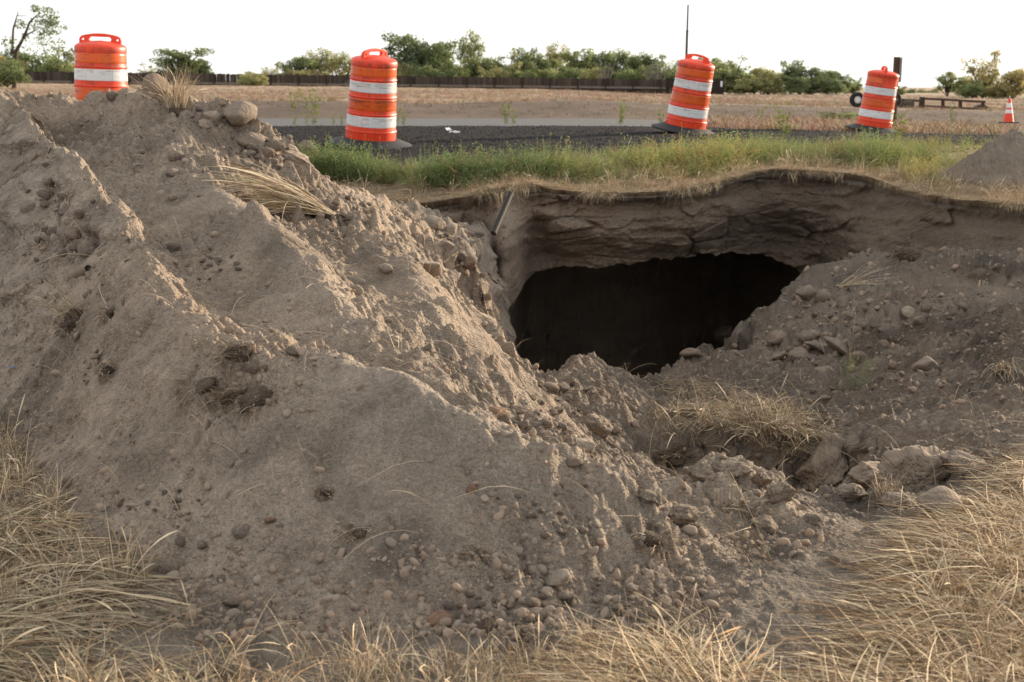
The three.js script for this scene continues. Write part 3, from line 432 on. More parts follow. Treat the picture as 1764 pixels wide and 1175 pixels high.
{
  const d = 31, x = ray(1541, 150)[0] * d, p = [x, landY(x, d) - 0.1, -d], t = thing('sign_post', 'brown wooden post with a narrow metal sign seen edge on', 'sign post', p), h = CAM_Y + ray(1545, 98)[1] * d - p[1];
  const pg = new THREE.BoxGeometry(0.105, h, 0.105, 1, 1, 1); pg.translate(0, h / 2, 0); part('post', pg, oldWood(0.15, 0.075, 0.045), t); part('sign_panel', new THREE.BoxGeometry(0.012, 0.52, 0.40), std({ color: lin(0.5, 0.52, 0.54), metalness: 0.6, roughness: 0.45 }), t).position.set(0.062, h - 0.27, 0.02); t.rotation.z = -0.012;
}
{
  const d = 40, x = ray(1477, 170)[0] * d, y = CAM_Y + ray(1477, 185)[1] * d, t = thing('trailer_axle', 'old pair of black tyres with white hubs on an axle behind the drum', 'axle', [x, y, -d], 0.55), ty = std({ color: lin(0.016, 0.016, 0.017), roughness: 0.85 }), hub = std({ color: lin(0.75, 0.74, 0.72), roughness: 0.5 }), iron = std({ color: lin(0.06, 0.045, 0.04), roughness: 0.8 });
  for (const z of [0, -1]) { const w = part('wheel', latheOf([[0.10, -0.075], [0.17, -0.085], [0.205, -0.06], [0.212, 0], [0.205, 0.06], [0.17, 0.085], [0.10, 0.075]], 40), ty, t); w.rotation.z = Math.PI / 2; w.rotation.y = 0; w.rotation.set(0, Math.PI / 2 - 0.55, Math.PI / 2); w.position.set(z ? 1.1 : 0, 0.21, z ? 0.3 : 0); const hb = new THREE.Mesh(latheOf([[0, 0.045], [0.03, 0.05], [0.045, 0.03], [0.12, 0.035], [0.135, 0.055], [0.14, 0.03], [0.135, -0.055], [0, -0.05]], 32), hub); hb.name = 'hub'; hb.rotation.x = Math.PI; w.add(hb); }
  const ax = new THREE.CylinderGeometry(0.03, 0.03, 1.1, 10); ax.rotateZ(Math.PI / 2); const a = part('axle_bar', ax, iron, t); a.position.set(0.55, 0.21, 0.15); a.rotation.y = -0.27;
}
{
  const d = 42, wood = oldWood(0.10, 0.065, 0.05), g = (px, py) => at(px, py, d), t = thing('rail_fence', 'low broken rail fence of rough wood in the dry grass', 'fence', [0, 0, 0]);
  const bar = (a, b, w, nm) => { const A = new THREE.Vector3(...a), B = new THREE.Vector3(...b), L = A.distanceTo(B), q = new THREE.BoxGeometry(w, L, w * 0.8, 1, 3, 1); const m = part(nm, q, wood, t); m.position.copy(A).add(B).multiplyScalar(0.5); m.quaternion.setFromUnitVectors(new THREE.Vector3(0, 1, 0), B.clone().sub(A).normalize()); };
  bar(g(1586, 199), g(1589, 167), 0.14, 'post'); bar(g(1625, 193), g(1624, 171), 0.085, 'post'); bar(g(1655, 196), g(1654, 173), 0.085, 'post'); bar(g(1694, 194), g(1693, 174), 0.085, 'post'); bar(g(1568, 186), g(1569, 173), 0.085, 'post');
  const o = (p, z = 0.09) => [p[0], p[1], p[2] + z];
  bar(o(g(1592, 170)), o(g(1696, 175.5)), 0.062, 'rail'); bar(o(g(1590, 182.5)), o(g(1696, 188.5)), 0.062, 'rail'); bar(o(g(1542, 171.5)), o(g(1590, 174)), 0.062, 'rail'); bar(o(g(1548, 187.5)), o(g(1588, 187)), 0.062, 'rail');
}

// ------------------------------------------------------------------ stones
function stoneGeo(id, angular, detail = 5) {
  const g = mergeVertices(new THREE.IcosahedronGeometry(1, detail).deleteAttribute('uv').deleteAttribute('normal')), p = g.attributes.position, planes = [], v = new THREE.Vector3();
  for (let i = 0; i < (angular ? 13 : 7); i++) planes.push([new THREE.Vector3(hash(i, id, 1) - 0.5, hash(i, id, 2) - 0.5, hash(i, id, 3) - 0.5).normalize(), (angular ? 0.56 : 0.74) + 0.3 * hash(i, id, 4)]);
  const sx = 0.8 + 0.45 * hash(id, 5), sy = 0.62 + 0.3 * hash(id, 6), sz = 0.75 + 0.4 * hash(id, 7);
  for (let i = 0; i < p.count; i++) { v.fromBufferAttribute(p, i); let r = 1; for (const [n, dd] of planes) { const c = v.dot(n); if (c > 0.01) { const lim = dd / c; const k = angular ? 26 : 9; r = r > lim + 0.4 ? lim : -Math.log(Math.exp(-k * r) + Math.exp(-k * lim)) / k; } }
    r *= 1 + 0.09 * fbm(v.x * 1.6 + id * 7, v.y * 1.6, v.z * 1.6, 3) + (angular ? 0.05 : 0.015) * fbm(v.x * 6 + id, v.y * 6, v.z * 6, 3); p.setXYZ(i, v.x * r * sx, v.y * r * sy, v.z * r * sz); }
  g.computeVertexNormals(); const uv = new Float32Array(p.count * 2); for (let i = 0; i < p.count; i++) { uv[i * 2] = (p.getX(i) + p.getZ(i) * 0.7) * 0.1; uv[i * 2 + 1] = (p.getY(i) + p.getZ(i) * 0.5) * 0.1; } g.setAttribute('uv', new THREE.BufferAttribute(uv, 2)); return g;
}
function blockGeo(id) { const g = stoneGeo(id, true, 11), p = g.attributes.position, v = new THREE.Vector3(); for (let i = 0; i < p.count; i++) { v.fromBufferAttribute(p, i); const k = 1 + 0.34 * fbm(v.x * 2.3 + id, v.y * 2.3, v.z * 2.3, 4) + 0.10 * (Math.round((v.y * 5 + noise(v.x * 3, v.y * 3, id)) * 1) - (v.y * 5 + noise(v.x * 3, v.y * 3, id))) * 0.5 + 0.10 * fbm(v.x * 9, v.y * 9 + id, v.z * 9, 3); p.setXYZ(i, v.x * k, v.y * k, v.z * k); } g.computeVertexNormals(); return g; }
const blocks = [51, 52, 53, 54, 55].map(blockGeo);
const cobbles = [1, 2, 3, 4, 5, 6].map((i) => stoneGeo(i, false)), clodsG = [11, 12, 13, 14, 15, 16, 17].map((i) => stoneGeo(i, true));
const stoneMats = [[0.25, 0.196, 0.152], [0.215, 0.168, 0.132], [0.275, 0.215, 0.168], [0.245, 0.18, 0.135]].map((c) => std({ color: lin(...c), map: dirtTone, bumpMap: stoneBump, bumpScale: 0.02, roughness: 1 }));
const blockMat = std({ color: lin(0.285, 0.222, 0.168), map: dirtTone, bumpMap: dirtBump, bumpScale: 0.03, roughness: 1 });
const paleMat = std({ color: lin(0.36, 0.29, 0.225), map: dirtTone, bumpMap: stoneBump, bumpScale: 0.02, roughness: 1 }), darkMat = std({ color: lin(0.155, 0.112, 0.08), map: dirtTone, bumpMap: dirtBump, bumpScale: 0.05, roughness: 1 });
const stoneSpots = [];
function stone(px, py, r, kind, label, group, opt = {}) {                    // a stone whose middle shows at px, py and which is r photo pixels across the half
  const p = opt.d ? at(px, py, opt.d) : hit(px, py + r * 0.25), d = -p[2], R0 = r / F * d * (kind === 'c' ? 1.12 : 1.32);
  const g = opt.block ? blocks[Math.floor(rnd() * 5)] : kind === 'c' ? cobbles[Math.floor(rnd() * 6)] : clodsG[Math.floor(rnd() * 7)], m = opt.mat ?? stoneMats[Math.floor(rnd() * 4)];
  const o = top('stone', g, m, label, 'stone', group);
  o.position.set(p[0], p[1] + R0 * (opt.up ?? 0.12), p[2] - R0 * 0.2); o.rotation.set(rr(-0.35, 0.35), rr(0, 6.28), rr(-0.35, 0.35)); if (opt.rot) o.rotation.set(...opt.rot);
  o.scale.set(R0 * (opt.sx ?? 1.1), R0 * (opt.sy ?? 1.0), R0 * (opt.sz ?? 1.1)); stoneSpots.push([p[0], p[2], R0]); return o;
}
const NAMED = [
  [193, 166, 10, 'c', 'rounded stone on the heap top against the hidden drum'], [268, 158, 21, 'a', 'upright angular slab on the heap top beside a dry grass tuft', { sx: 0.8, sy: 1.3, up: 0.3 }], [412, 193, 27, 'a', 'largest flat topped boulder on the far shoulder of the heap', { sx: 1.35, sy: 0.75 }], [432, 238, 22, 'a', 'long tilted slab below the flat topped boulder'], [368, 203, 13, 'a', 'pale angular stone at the near side of the flat boulder', { pale: 1 }], [355, 212, 10, 'a', 'small pale split stone below the top edge of the heap', { pale: 1 }],
  [305, 268, 11, 'c', 'grey egg shaped stone high on the heap face'], [297, 298, 13, 'c', 'tan rounded stone just below the egg shaped stone'], [297, 339, 9, 'c', 'pale round stone alone on the smooth slope', { pale: 1 }], [345, 338, 5, 'c', 'tiny pale pebble beside the lying dry grass clump', { pale: 1 }],
  [50, 358, 14, 'c', 'broad tan stone on the heap flank by the frame edge'], [78, 335, 10, 'a', 'knobbly clod above the broad tan stone'], [74, 351, 7, 'c', 'small stone tucked under the knobbly clod'], [148, 428, 16, 'c', 'round tan stone lowest of a trio in a hollow'], [129, 402, 15, 'a', 'blocky stone topmost of a trio in a hollow'], [127, 426, 10, 'c', 'smallest stone of a trio in a hollow'], [155, 391, 11, 'a', 'angular clod above the stone trio in the hollow'], [113, 365, 11, 'a', 'dusty clod between the broad stone and the trio'],
  [613, 501, 13, 'c', 'pale pointed stone on the smooth slope above the second ridge', { pale: 1, sx: 0.85, sy: 1.2 }], [733, 458, 22, 'a', 'large pale flat slab on the lip of the hole', { pale: 1, sx: 1.35, sy: 0.6 }], [663, 465, 11, 'a', 'sunlit block below the lip slab', { pale: 1 }], [508, 604, 12, 'a', 'block standing at the start of the front spur'], [436, 634, 11, 'c', 'upright rounded stone on the first ridge crest', { sy: 1.3 }], [453, 634, 8, 'c', 'narrow stone beside the upright rounded stone', { sy: 1.3 }], [297, 427, 9, 'a', 'orange brown clod on the sunlit ridge edge'],
  [176, 925, 20, 'c', 'big rounded boulder at the heap toe near the dry grass'], [203, 930, 14, 'c', 'smooth grey stone leaning on the big toe boulder'], [117, 831, 13, 'c', 'round grey stone at the toe above the grass edge'], [76, 803, 10, 'c', 'grey stone at the upper end of the heap toe'], [420, 904, 22, 'c', 'half buried tan boulder in the lower front face', { up: -0.3, sx: 1.2 }], [296, 968, 25, 'c', 'big half buried boulder at the shaded heap toe', { up: -0.25 }], [396, 1036, 15, 'c', 'smooth oval stone lying in the shaded grass edge', { sx: 1.2, sy: 0.9 }], [381, 996, 8, 'c', 'small dark stone above the oval stone'], [408, 998, 19, 'c', 'flat buried stone above the oval grass edge stone', { up: -0.45 }], [311, 932, 9, 'c', 'small stone in a pebble row over the half buried boulder'], [347, 938, 10, 'c', 'tan stone at the end of the pebble row'], [467, 896, 9, 'c', 'reddish stone on the lower front face', { red: 1 }], [484, 907, 9, 'c', 'round pebble beside the reddish stone'],
  [965, 998, 20, 'a', 'pale angular stone, topmost of the pile at the front toe', { pale: 1 }], [913, 1037, 14, 'c', 'round stone under the pale angular stone'], [923, 1061, 19, 'c', 'largest smooth cobble in the pile at the front toe'], [973, 1026, 13, 'c', 'stone tucked below the pale angular one'], [950, 1042, 11, 'c', 'flattened cobble between the round toe stones', { sy: 0.7 }], [880, 1044, 10, 'c', 'grey cobble beside the round toe stones'], [812, 1041, 10, 'c', 'tan cobble over the dark clod at the toe'], [758, 1068, 17, 'c', 'tall orange brown cobble at the toe of the front face', { sy: 1.25, red: 1 }], [773, 1043, 9, 'c', 'small stone above the tall orange brown cobble'], [842, 1076, 22, 'a', 'dark moist clod half buried at the front toe', { dark: 1, up: -0.1 }], [852, 1114, 14, 'c', 'round cobble at the very foot of the front face'], [884, 1115, 13, 'c', 'squarish cobble beside the lowest round cobble'], [1063, 1050, 10, 'c', 'rounded cobble in the middle of the toe line'], [1050, 1063, 9, 'c', 'small cobble under the mid toe cobble'], [1120, 1056, 13, 'c', 'round brown cobble beside the sunlit straw'], [1141, 1043, 20, 'c', 'big brown cobble at the edge of the sunlit straw'], [1087, 1012, 10, 'c', 'pale oval pebble above the straw edge cobbles', { pale: 1 }], [940, 923, 9, 'c', 'grey pebble on the front face above the toe pile'], [962, 914, 9, 'c', 'tan pebble beside the grey face pebble'], [813, 845, 9, 'c', 'upright reddish stone set in the front face', { red: 1, sy: 1.4, sx: 0.7 }], [805, 816, 6, 'c', 'small pale stone high on the front face', { pale: 1 }],
  [988, 796, 18, 'c', 'brown rounded stone on the spur crest before the pit', { sy: 0.75 }], [1004, 768, 18, 'a', 'pale leaning block behind the spur crest', { pale: 1 }], [945, 672, 14, 'a', 'clod on the front of the pit hump'], [967, 668, 12, 'a', 'angular clod beside the pit hump clod'], [890, 706, 16, 'a', 'leaning sunlit block at the mouth edge of the pit'], [857, 712, 16, 'a', 'brown block wedged under the lit pit wall', { red: 1 }], [1028, 735, 24, 'a', 'large cracked brown clod below the pit hump', { block: 1 }],
  [1390, 580, 14, 'c', 'rounded stone in the fallen earth, centre of a stone cluster'], [1340, 582, 16, 'a', 'leaning block at the cave side of the stone cluster'], [1446, 596, 22, 'a', 'longest flat slab on the fallen earth', { sx: 1.4, sy: 0.5, rot: [0.3, 0.2, -0.45] }], [1412, 598, 19, 'a', 'tilted slab beside the longest slab', { sx: 1.3, sy: 0.55, rot: [0.3, 0.5, -0.5] }], [1402, 575, 12, 'c', 'round stone above the tilted slabs'], [1376, 614, 16, 'a', 'block under the stone cluster'], [1250, 575, 17, 'a', 'dark block at the cave end of the fallen earth'], [1395, 505, 15, 'a', 'block high on the fallen earth by the cave roof'], [1420, 510, 14, 'c', 'rounded block next to the high block'], [1567, 538, 12, 'c', 'pale smooth stone alone on the fallen earth', { pale: 1 }], [1595, 630, 20, 'a', 'brown lump on the pale dust below the slope'], [1192, 608, 16, 'a', 'block at the very lip of the cave floor'],
  [790, 440, 12, 'a', 'brown clod in the rubble under the buried pipe'], [808, 452, 13, 'a', 'long clod at the lower end of the rubble', { sx: 1.3 }], [745, 385, 17, 'a', 'big dusty block at the top of the rubble slope'], [777, 396, 11, 'a', 'pale block beside the dusty rubble block', { pale: 1 }], [768, 425, 13, 'a', 'clod in the middle of the rubble slope'],
  [1424, 800, 50, 'a', 'pale slanting rock slab at the edge of the dark hollow', { block: 1, sx: 1.15, sy: 0.95, up: 0.15, rot: [0.2, 0.4, 0.5] }], [1585, 828, 60, 'a', 'tall crumbling earth block standing over the straw', { block: 1, up: 0.2, sy: 1.05 }], [1512, 815, 52, 'a', 'broad clod with roots between the two big blocks', { block: 1, up: 0.0, sy: 0.7 }], [1545, 862, 34, 'a', 'flat clod under the tall crumbling block', { block: 1, sy: 0.6 }], [1622, 868, 34, 'a', 'sunlit clod at the foot of the tall block'], [1216, 816, 22, 'a', 'crumbly block on the crest of the low heap by the hollow', { block: 1, sy: 0.8 }], [1262, 806, 27, 'a', 'broad top block on the crest of the low heap', { block: 1, sy: 0.65 }], [1306, 828, 24, 'a', 'sloping block where the low heap drops to the hollow', { block: 1, sy: 0.7 }], [1345, 852, 22, 'a', 'small block at the low end of the low heap', { block: 1 }], [1118, 856, 22, 'a', 'sunlit block at the end of the front spur', { block: 1, sy: 0.7 }], [1176, 884, 24, 'a', 'dusty block between the spur end and the low heap', { block: 1, sy: 0.75 }], [1246, 862, 28, 'a', 'biggest block on the near side of the low heap', { block: 1, sy: 0.8 }], [1318, 905, 22, 'a', 'rounded lump on the near side of the low heap', { block: 1 }], [1465, 850, 30, 'a', 'earth block in front of the pale slanting slab', { block: 1, sy: 0.7 }], [1660, 800, 30, 'a', 'dark earth block behind the sunlit clod at the frame side', { block: 1, sy: 0.8 }], [1400, 895, 18, 'a', 'lump on the bare dust behind the tall straws', { block: 1, sy: 0.7 }],
  [1465, 976, 14, 'a', 'pointed brown stone between straw and heap', { sy: 1.3 }], [1500, 968, 11, 'c', 'squat brown stone behind the pointed stone'], [1435, 968, 12, 'a', 'sharp stone on the cave side of the pointed stone'], [1562, 182, 12, 'c', 'round brown boulder by the low rail fence', { d: 42, sx: 1.1, mat: 'dk' }], [1690, 188, 13, 'c', 'dark stump like boulder at the end of the rail fence', { d: 42.5, sx: 1.4, sy: 0.6, mat: 'dk' }],
];
const redMat = std({ color: lin(0.29, 0.175, 0.115), map: dirtTone, bumpMap: stoneBump, bumpScale: 0.02, roughness: 1 });
for (const [px, py, r, k, label, o = {}] of NAMED) stone(px, py, r, k, label, 'stones and clods on the dug earth', { ...o, mat: o.block ? blockMat : o.pale ? paleMat : o.red ? redMat : o.dark || o.mat ? darkMat : undefined });
const FIELDS = [ // [px, py, spread x, spread y, count, smallest, largest, kind, label]
  [470, 255, 60, 42, 34, 5, 13, 'a', 'broken clod in the rubble on the road side of the heap'], [360, 205, 40, 14, 12, 4, 9, 'a', 'small stone along the top edge of the heap'], [590, 365, 60, 24, 20, 4, 11, 'a', 'clod on the rubble shelf below the green weeds'], [780, 425, 55, 40, 26, 4, 10, 'a', 'clod in the rubble slope beside the buried pipe'],
  [970, 710, 75, 45, 30, 4, 12, 'a', 'clod strewn on the pit hump'], [1440, 580, 110, 75, 46, 4, 14, 'a', 'block on the earth fallen into the pit'], [1620, 560, 100, 110, 26, 4, 10, 'a', 'stone on the shaded slope under the far wall'], [900, 1050, 130, 40, 34, 4, 9, 'c', 'cobble in the drift of stones at the front toe'], [120, 380, 75, 75, 16, 4, 9, 'a', 'stone on the shaded flank of the first ridge'], [370, 450, 40, 22, 18, 3, 7, 'c', 'pebble in the gully between the ridges'],
  [250, 880, 110, 80, 18, 4, 9, 'c', 'stone low on the shaded heap flank'], [950, 880, 60, 50, 14, 4, 8, 'c', 'pebble in the loose patch on the front face']];
const usedLabels = new Set();
function stoneLabel(x, y, r, k, fallback) {                                  // what it is, and where from a stone that has a look of its own
  const kindWord = (r < 6 ? 'small ' : r > 9 ? 'large ' : '') + (k === 'c' ? 'rounded stone' : 'angular clod');
  const near = NAMED.filter((q) => Math.abs(q[0] - 1600) > 95 || q[1] > 300).map((q) => [q, Math.hypot(q[0] - x, q[1] - y)]).sort((p, q) => p[1] - q[1]).slice(0, 60);
  for (const [q, dist] of near) { const dx = x - q[0], dy = y - q[1], ax = Math.abs(dx), ay = Math.abs(dy), side = dx > 0 ? 'right of' : 'left of', vert = dy > 0 ? 'below' : 'above';
    const dir = ay > 2.2 * ax ? [vert] : ax > 2.2 * ay ? [side] : [vert + ' and ' + side]; const far = dist < 32 ? 'just ' : dist > 75 ? 'well ' : '';
    for (const w of dir) { const L = `${kindWord} ${far}${w} the ${q[4]}`; if (L.split(/\s+/).length <= 16 && !usedLabels.has(L)) { usedLabels.add(L); return L; } } }
  return fallback;
}
for (const [px, py, sx, sy, n, a, b, k, label] of FIELDS) for (let i = 0; i < n; i++) { const x = px + (rnd() + rnd() + rnd() - 1.5) * sx * 1.1, y = py + (rnd() + rnd() + rnd() - 1.5) * sy * 1.1; const r = a + (b - a) * rnd() ** 2.2; stone(x, y, r, k, stoneLabel(x, y, r, k, label), 'loose stones and clods lying on the dug earth', { up: -0.05 }); }

// gravel and crumbs, too many to count
const mtx = new THREE.Matrix4(), qt = new THREE.Quaternion(), eu = new THREE.Euler(), vS = new THREE.Vector3(), vP = new THREE.Vector3();
function scatter(name, geo, mat, list, label, cat) { const m = new THREE.InstancedMesh(geo, mat, list.length); list.forEach((q, i) => { eu.set(q.rx ?? rr(0, 6.28), q.ry ?? rr(0, 6.28), q.rz ?? rr(0, 6.28), 'YXZ'); mtx.compose(vP.set(...q.p), qt.setFromEuler(eu), vS.set(...q.s)); m.setMatrixAt(i, mtx); m.setColorAt(i, q.c ?? lin(1, 1, 1)); }); m.name = numbered(name); scene.add(m); return tag(m, label, cat, null, 'stuff'); }
const crumbMat = std({ color: lin(0.255, 0.196, 0.15), roughness: 1 });
{
  const small = [31, 32, 33].map((i) => stoneGeo(i, i !== 31, 2)), lists = [[], [], []];
  const add = (p, s) => { const v = rr(0.78, 1.22), w = rr(0.96, 1.06); lists[Math.floor(rnd() * 3)].push({ p: [p[0], p[1] - s * 0.05, p[2]], s: [s * rr(0.8, 1.25), s * rr(0.7, 1.1), s * rr(0.8, 1.25)], c: lin(v * w, v, v / w) }); };
  let n = 0, tries = 0;
  while (n < 46000 && tries++ < 600000) {
    const d = 3.9 + 9.0 * rnd() ** 1.6, u = rr(-0.40, 0.40), x = u * d, z = -d, g = sampleG(x, z); if (g < 0.008 && d < 6.5) { if (rnd() > 0.05) continue; }
    const toe = g > 0.005 && g < 0.17 && d < 6.5 ? 0.55 : 0, k = roughness(x, z) * (0.35 + 0.9 * Math.max(0, noise(x * 2.3, 6, z * 2.3) + 0.35)) + toe * 0.8; if (rnd() > k * 0.9) continue;
    add([x, heapY(x, z), z], Math.min(0.024, 0.0017 / (0.035 + rnd()) ** 0.85 * (1 + toe * 0.35)) * (0.6 + d / 14)); n++;
  }
  for (const [x, z, r] of stoneSpots) for (let i = 0; i < 9; i++) { const a = rr(0, 6.28), q = r * rr(0.9, 2.2), X = x + Math.cos(a) * q, Z = z + Math.sin(a) * q; if (Z < -13) continue; add([X, heapY(X, Z), Z], r * rr(0.06, 0.2)); }
  lists.forEach((l, i) => scatter('gravel', small[i], crumbMat, l, ['loose rounded pebbles lying over the dug earth', 'sharp crumbs of dry earth over the heap and pit', 'fine grit and clods over the heap slopes'][i]));
  const mil = []; for (let i = 0; i < 9000; i++) { const d = 16.4 + 7.6 * rnd() ** 1.3, u = rr(-0.2, 0.4), v = rr(0.5, 2.2); mil.push({ p: [u * d, landY(u * d, d) + 0.006, -d], s: [1, 0.7, 1].map((q) => q * rr(0.004, 0.014)), c: lin(v * 0.2, v * 0.19, v * 0.19) }); }
  scatter('asphalt_crumbs', small[1], new THREE.MeshPhysicalMaterial({ color: lin(0.17, 0.165, 0.17), roughness: 1, specularIntensity: 0.2 }), mil, 'loose dark crumbs of asphalt on the road shoulder');
}

// ------------------------------------------------------------------ dry grass, weeds, tufts and root clods
const V = (x, y, z) => new THREE.Vector3(x, y, z);
class Blades {                                                                // thin bent strips, collected into one geometry
  constructor() { this.p = []; this.c = []; this.i = []; }
  strip(pts, widths, side, color) {
    const o = this.p.length / 3; pts.forEach((q, k) => { const w = widths[k] / 2; this.p.push(q.x - side.x * w, q.y - side.y * w, q.z - side.z * w, q.x + side.x * w, q.y + side.y * w, q.z + side.z * w); const f = 0.82 + 0.3 * k / pts.length; this.c.push(color[0] * f, color[1] * f, color[2] * f, color[0] * f, color[1] * f, color[2] * f); });
    for (let k = 0; k + 1 < pts.length; k++) { const a = o + k * 2; this.i.push(a, a + 1, a + 2, a + 1, a + 3, a + 2); }
  }
  blade(base, dir, length, width, lift, sag, color, head = 0) {               // dir: heading in plan; lift: rise at the foot; sag: how much it bends over
    const n = head ? 7 : 5, pts = [], ws = []; let el = lift, az = dir, p = base.clone(); const curl = rr(-0.5, 0.5), kink = rnd() < 0.3 ? 1 + Math.floor(rnd() * 4) : -1;
    for (let k = 0; k <= n; k++) { pts.push(p.clone()); const t = k / n; ws.push(head && t > 0.7 ? width * 1.9 * (t > 0.95 ? 0.3 : 1) : width * (1 - 0.75 * t * t)); const st = length / n; p.add(V(Math.cos(az) * Math.cos(el) * st, Math.sin(el) * st, Math.sin(az) * Math.cos(el) * st)); el -= sag / n * (0.5 + t); az += curl / n; if (k === kink) { az += rr(-1.1, 1.1); el += rr(-0.9, 0.3); } if (p.y < 0.004 && el < 0 && !this.hang) { p.y = 0.004 + 0.006 * rnd(); el = 0.05; } }
    const roll = rr(-0.9, 0.9); const side = V(-Math.sin(dir) * Math.cos(roll), Math.sin(roll), Math.cos(dir) * Math.cos(roll)); this.strip(pts, ws, side, color);
  }
  build() { const g = new THREE.BufferGeometry(); g.setAttribute('position', new THREE.Float32BufferAttribute(this.p, 3)); g.setAttribute('color', new THREE.Float32BufferAttribute(this.c, 3)); g.setIndex(this.i); g.computeVertexNormals(); return g; }
}
const leafMat = (through) => through === 0 ? std({ vertexColors: true, roughness: 0.9, side: THREE.DoubleSide }) : new THREE.MeshPhysicalMaterial({ color: 0xffffff, vertexColors: true, roughness: 1, side: THREE.DoubleSide, transmission: through, thickness: 0, specularIntensity: 0.3 });
const strawMat = leafMat(0), greenMat = leafMat(0.35);
const strawTone = () => { const t = rnd(), v = rr(0.75, 1.15); return t < 0.42 ? [0.59 * v, 0.46 * v, 0.30 * v] : t < 0.70 ? [0.74 * v, 0.60 * v, 0.42 * v] : t < 0.88 ? [0.38 * v, 0.24 * v, 0.125 * v] : t < 0.96 ? [0.2 * v, 0.135 * v, 0.085 * v] : [0.36 * v, 0.36 * v, 0.19 * v]; };
const toeLine = [[-900, 520], [-600, 575], [-250, 650], [0, 725], [60, 810], [130, 900], [200, 960], [300, 1010], [430, 1085], [600, 1110], [850, 1112], [1000, 1092], [1080, 1070], [1150, 1040], [1230, 990], [1300, 962], [1390, 948], [1480, 938], [1560, 890], [1640, 850], [1700, 805], [1764, 760], [1950, 680], [2300, 580]].map((q) => ground(...q));
const toeD = (u) => { for (let i = 0; i + 1 < toeLine.length; i++) { const a = toeLine[i], b = toeLine[i + 1], ua = a[0] / -a[2], ub = b[0] / -b[2]; if (u <= ub) return -mix(a[2], b[2], clamp((u - ua) / (ub - ua))); } return 9; };
const matClumps = [], upClumps = [], hangClumps = [];
for (let v = 0; v < 5; v++) { const b = new Blades(); for (let i = 0; i < 26; i++) b.blade(V(rr(-0.09, 0.09), 0.002, rr(-0.09, 0.09)), rr(-0.8, 0.8) * (rnd() < 0.72 ? 1 : 4), rr(0.1, 0.46), rr(0.0016, 0.0042), rr(0.02, 0.42), rr(0.4, 1.3), strawTone(), rnd() < 0.12 ? 1 : 0), i % 4 === 0 && b.blade(V(rr(-0.1, 0.1), 0.002, rr(-0.1, 0.1)), rr(0, 6.28), rr(0.05, 0.15), rr(0.002, 0.005), rr(0.5, 1.4), rr(0.3, 2.2), strawTone()); matClumps.push(b.build()); }
for (let v = 0; v < 4; v++) { const b = new Blades(); for (let i = 0; i < 22; i++) b.blade(V(rr(-0.05, 0.05), -0.01, rr(-0.05, 0.05)), rr(0, 6.28), rr(0.1, 0.32), rr(0.002, 0.004), rr(0.8, 1.5), rr(0.4, 1.9), strawTone(), rnd() < 0.18 ? 1 : 0); upClumps.push(b.build()); }
for (let v = 0; v < 3; v++) { const b = new Blades(); b.hang = true; for (let i = 0; i < 12; i++) b.blade(V(rr(-0.03, 0.03), 0, rr(-0.12, 0.12)), rr(-0.5, 0.5), rr(0.15, 0.42), rr(0.002, 0.004), rr(0.1, 0.8), rr(1.4, 2.6), strawTone(), rnd() < 0.25 ? 1 : 0); hangClumps.push(b.build()); }
const spread = (name, variants, mat, items, label, cat) => { const L = variants.map(() => []); for (const q of items) L[Math.floor(rnd() * variants.length)].push(q); L.forEach((l, i) => l.length && scatter(name, variants[i], mat, l, label[i % label.length], cat)); };
const tint = (a, b, w = 0) => { const v = rr(a, b); return lin(v * (1 + w), v, v * (1 - w)); };
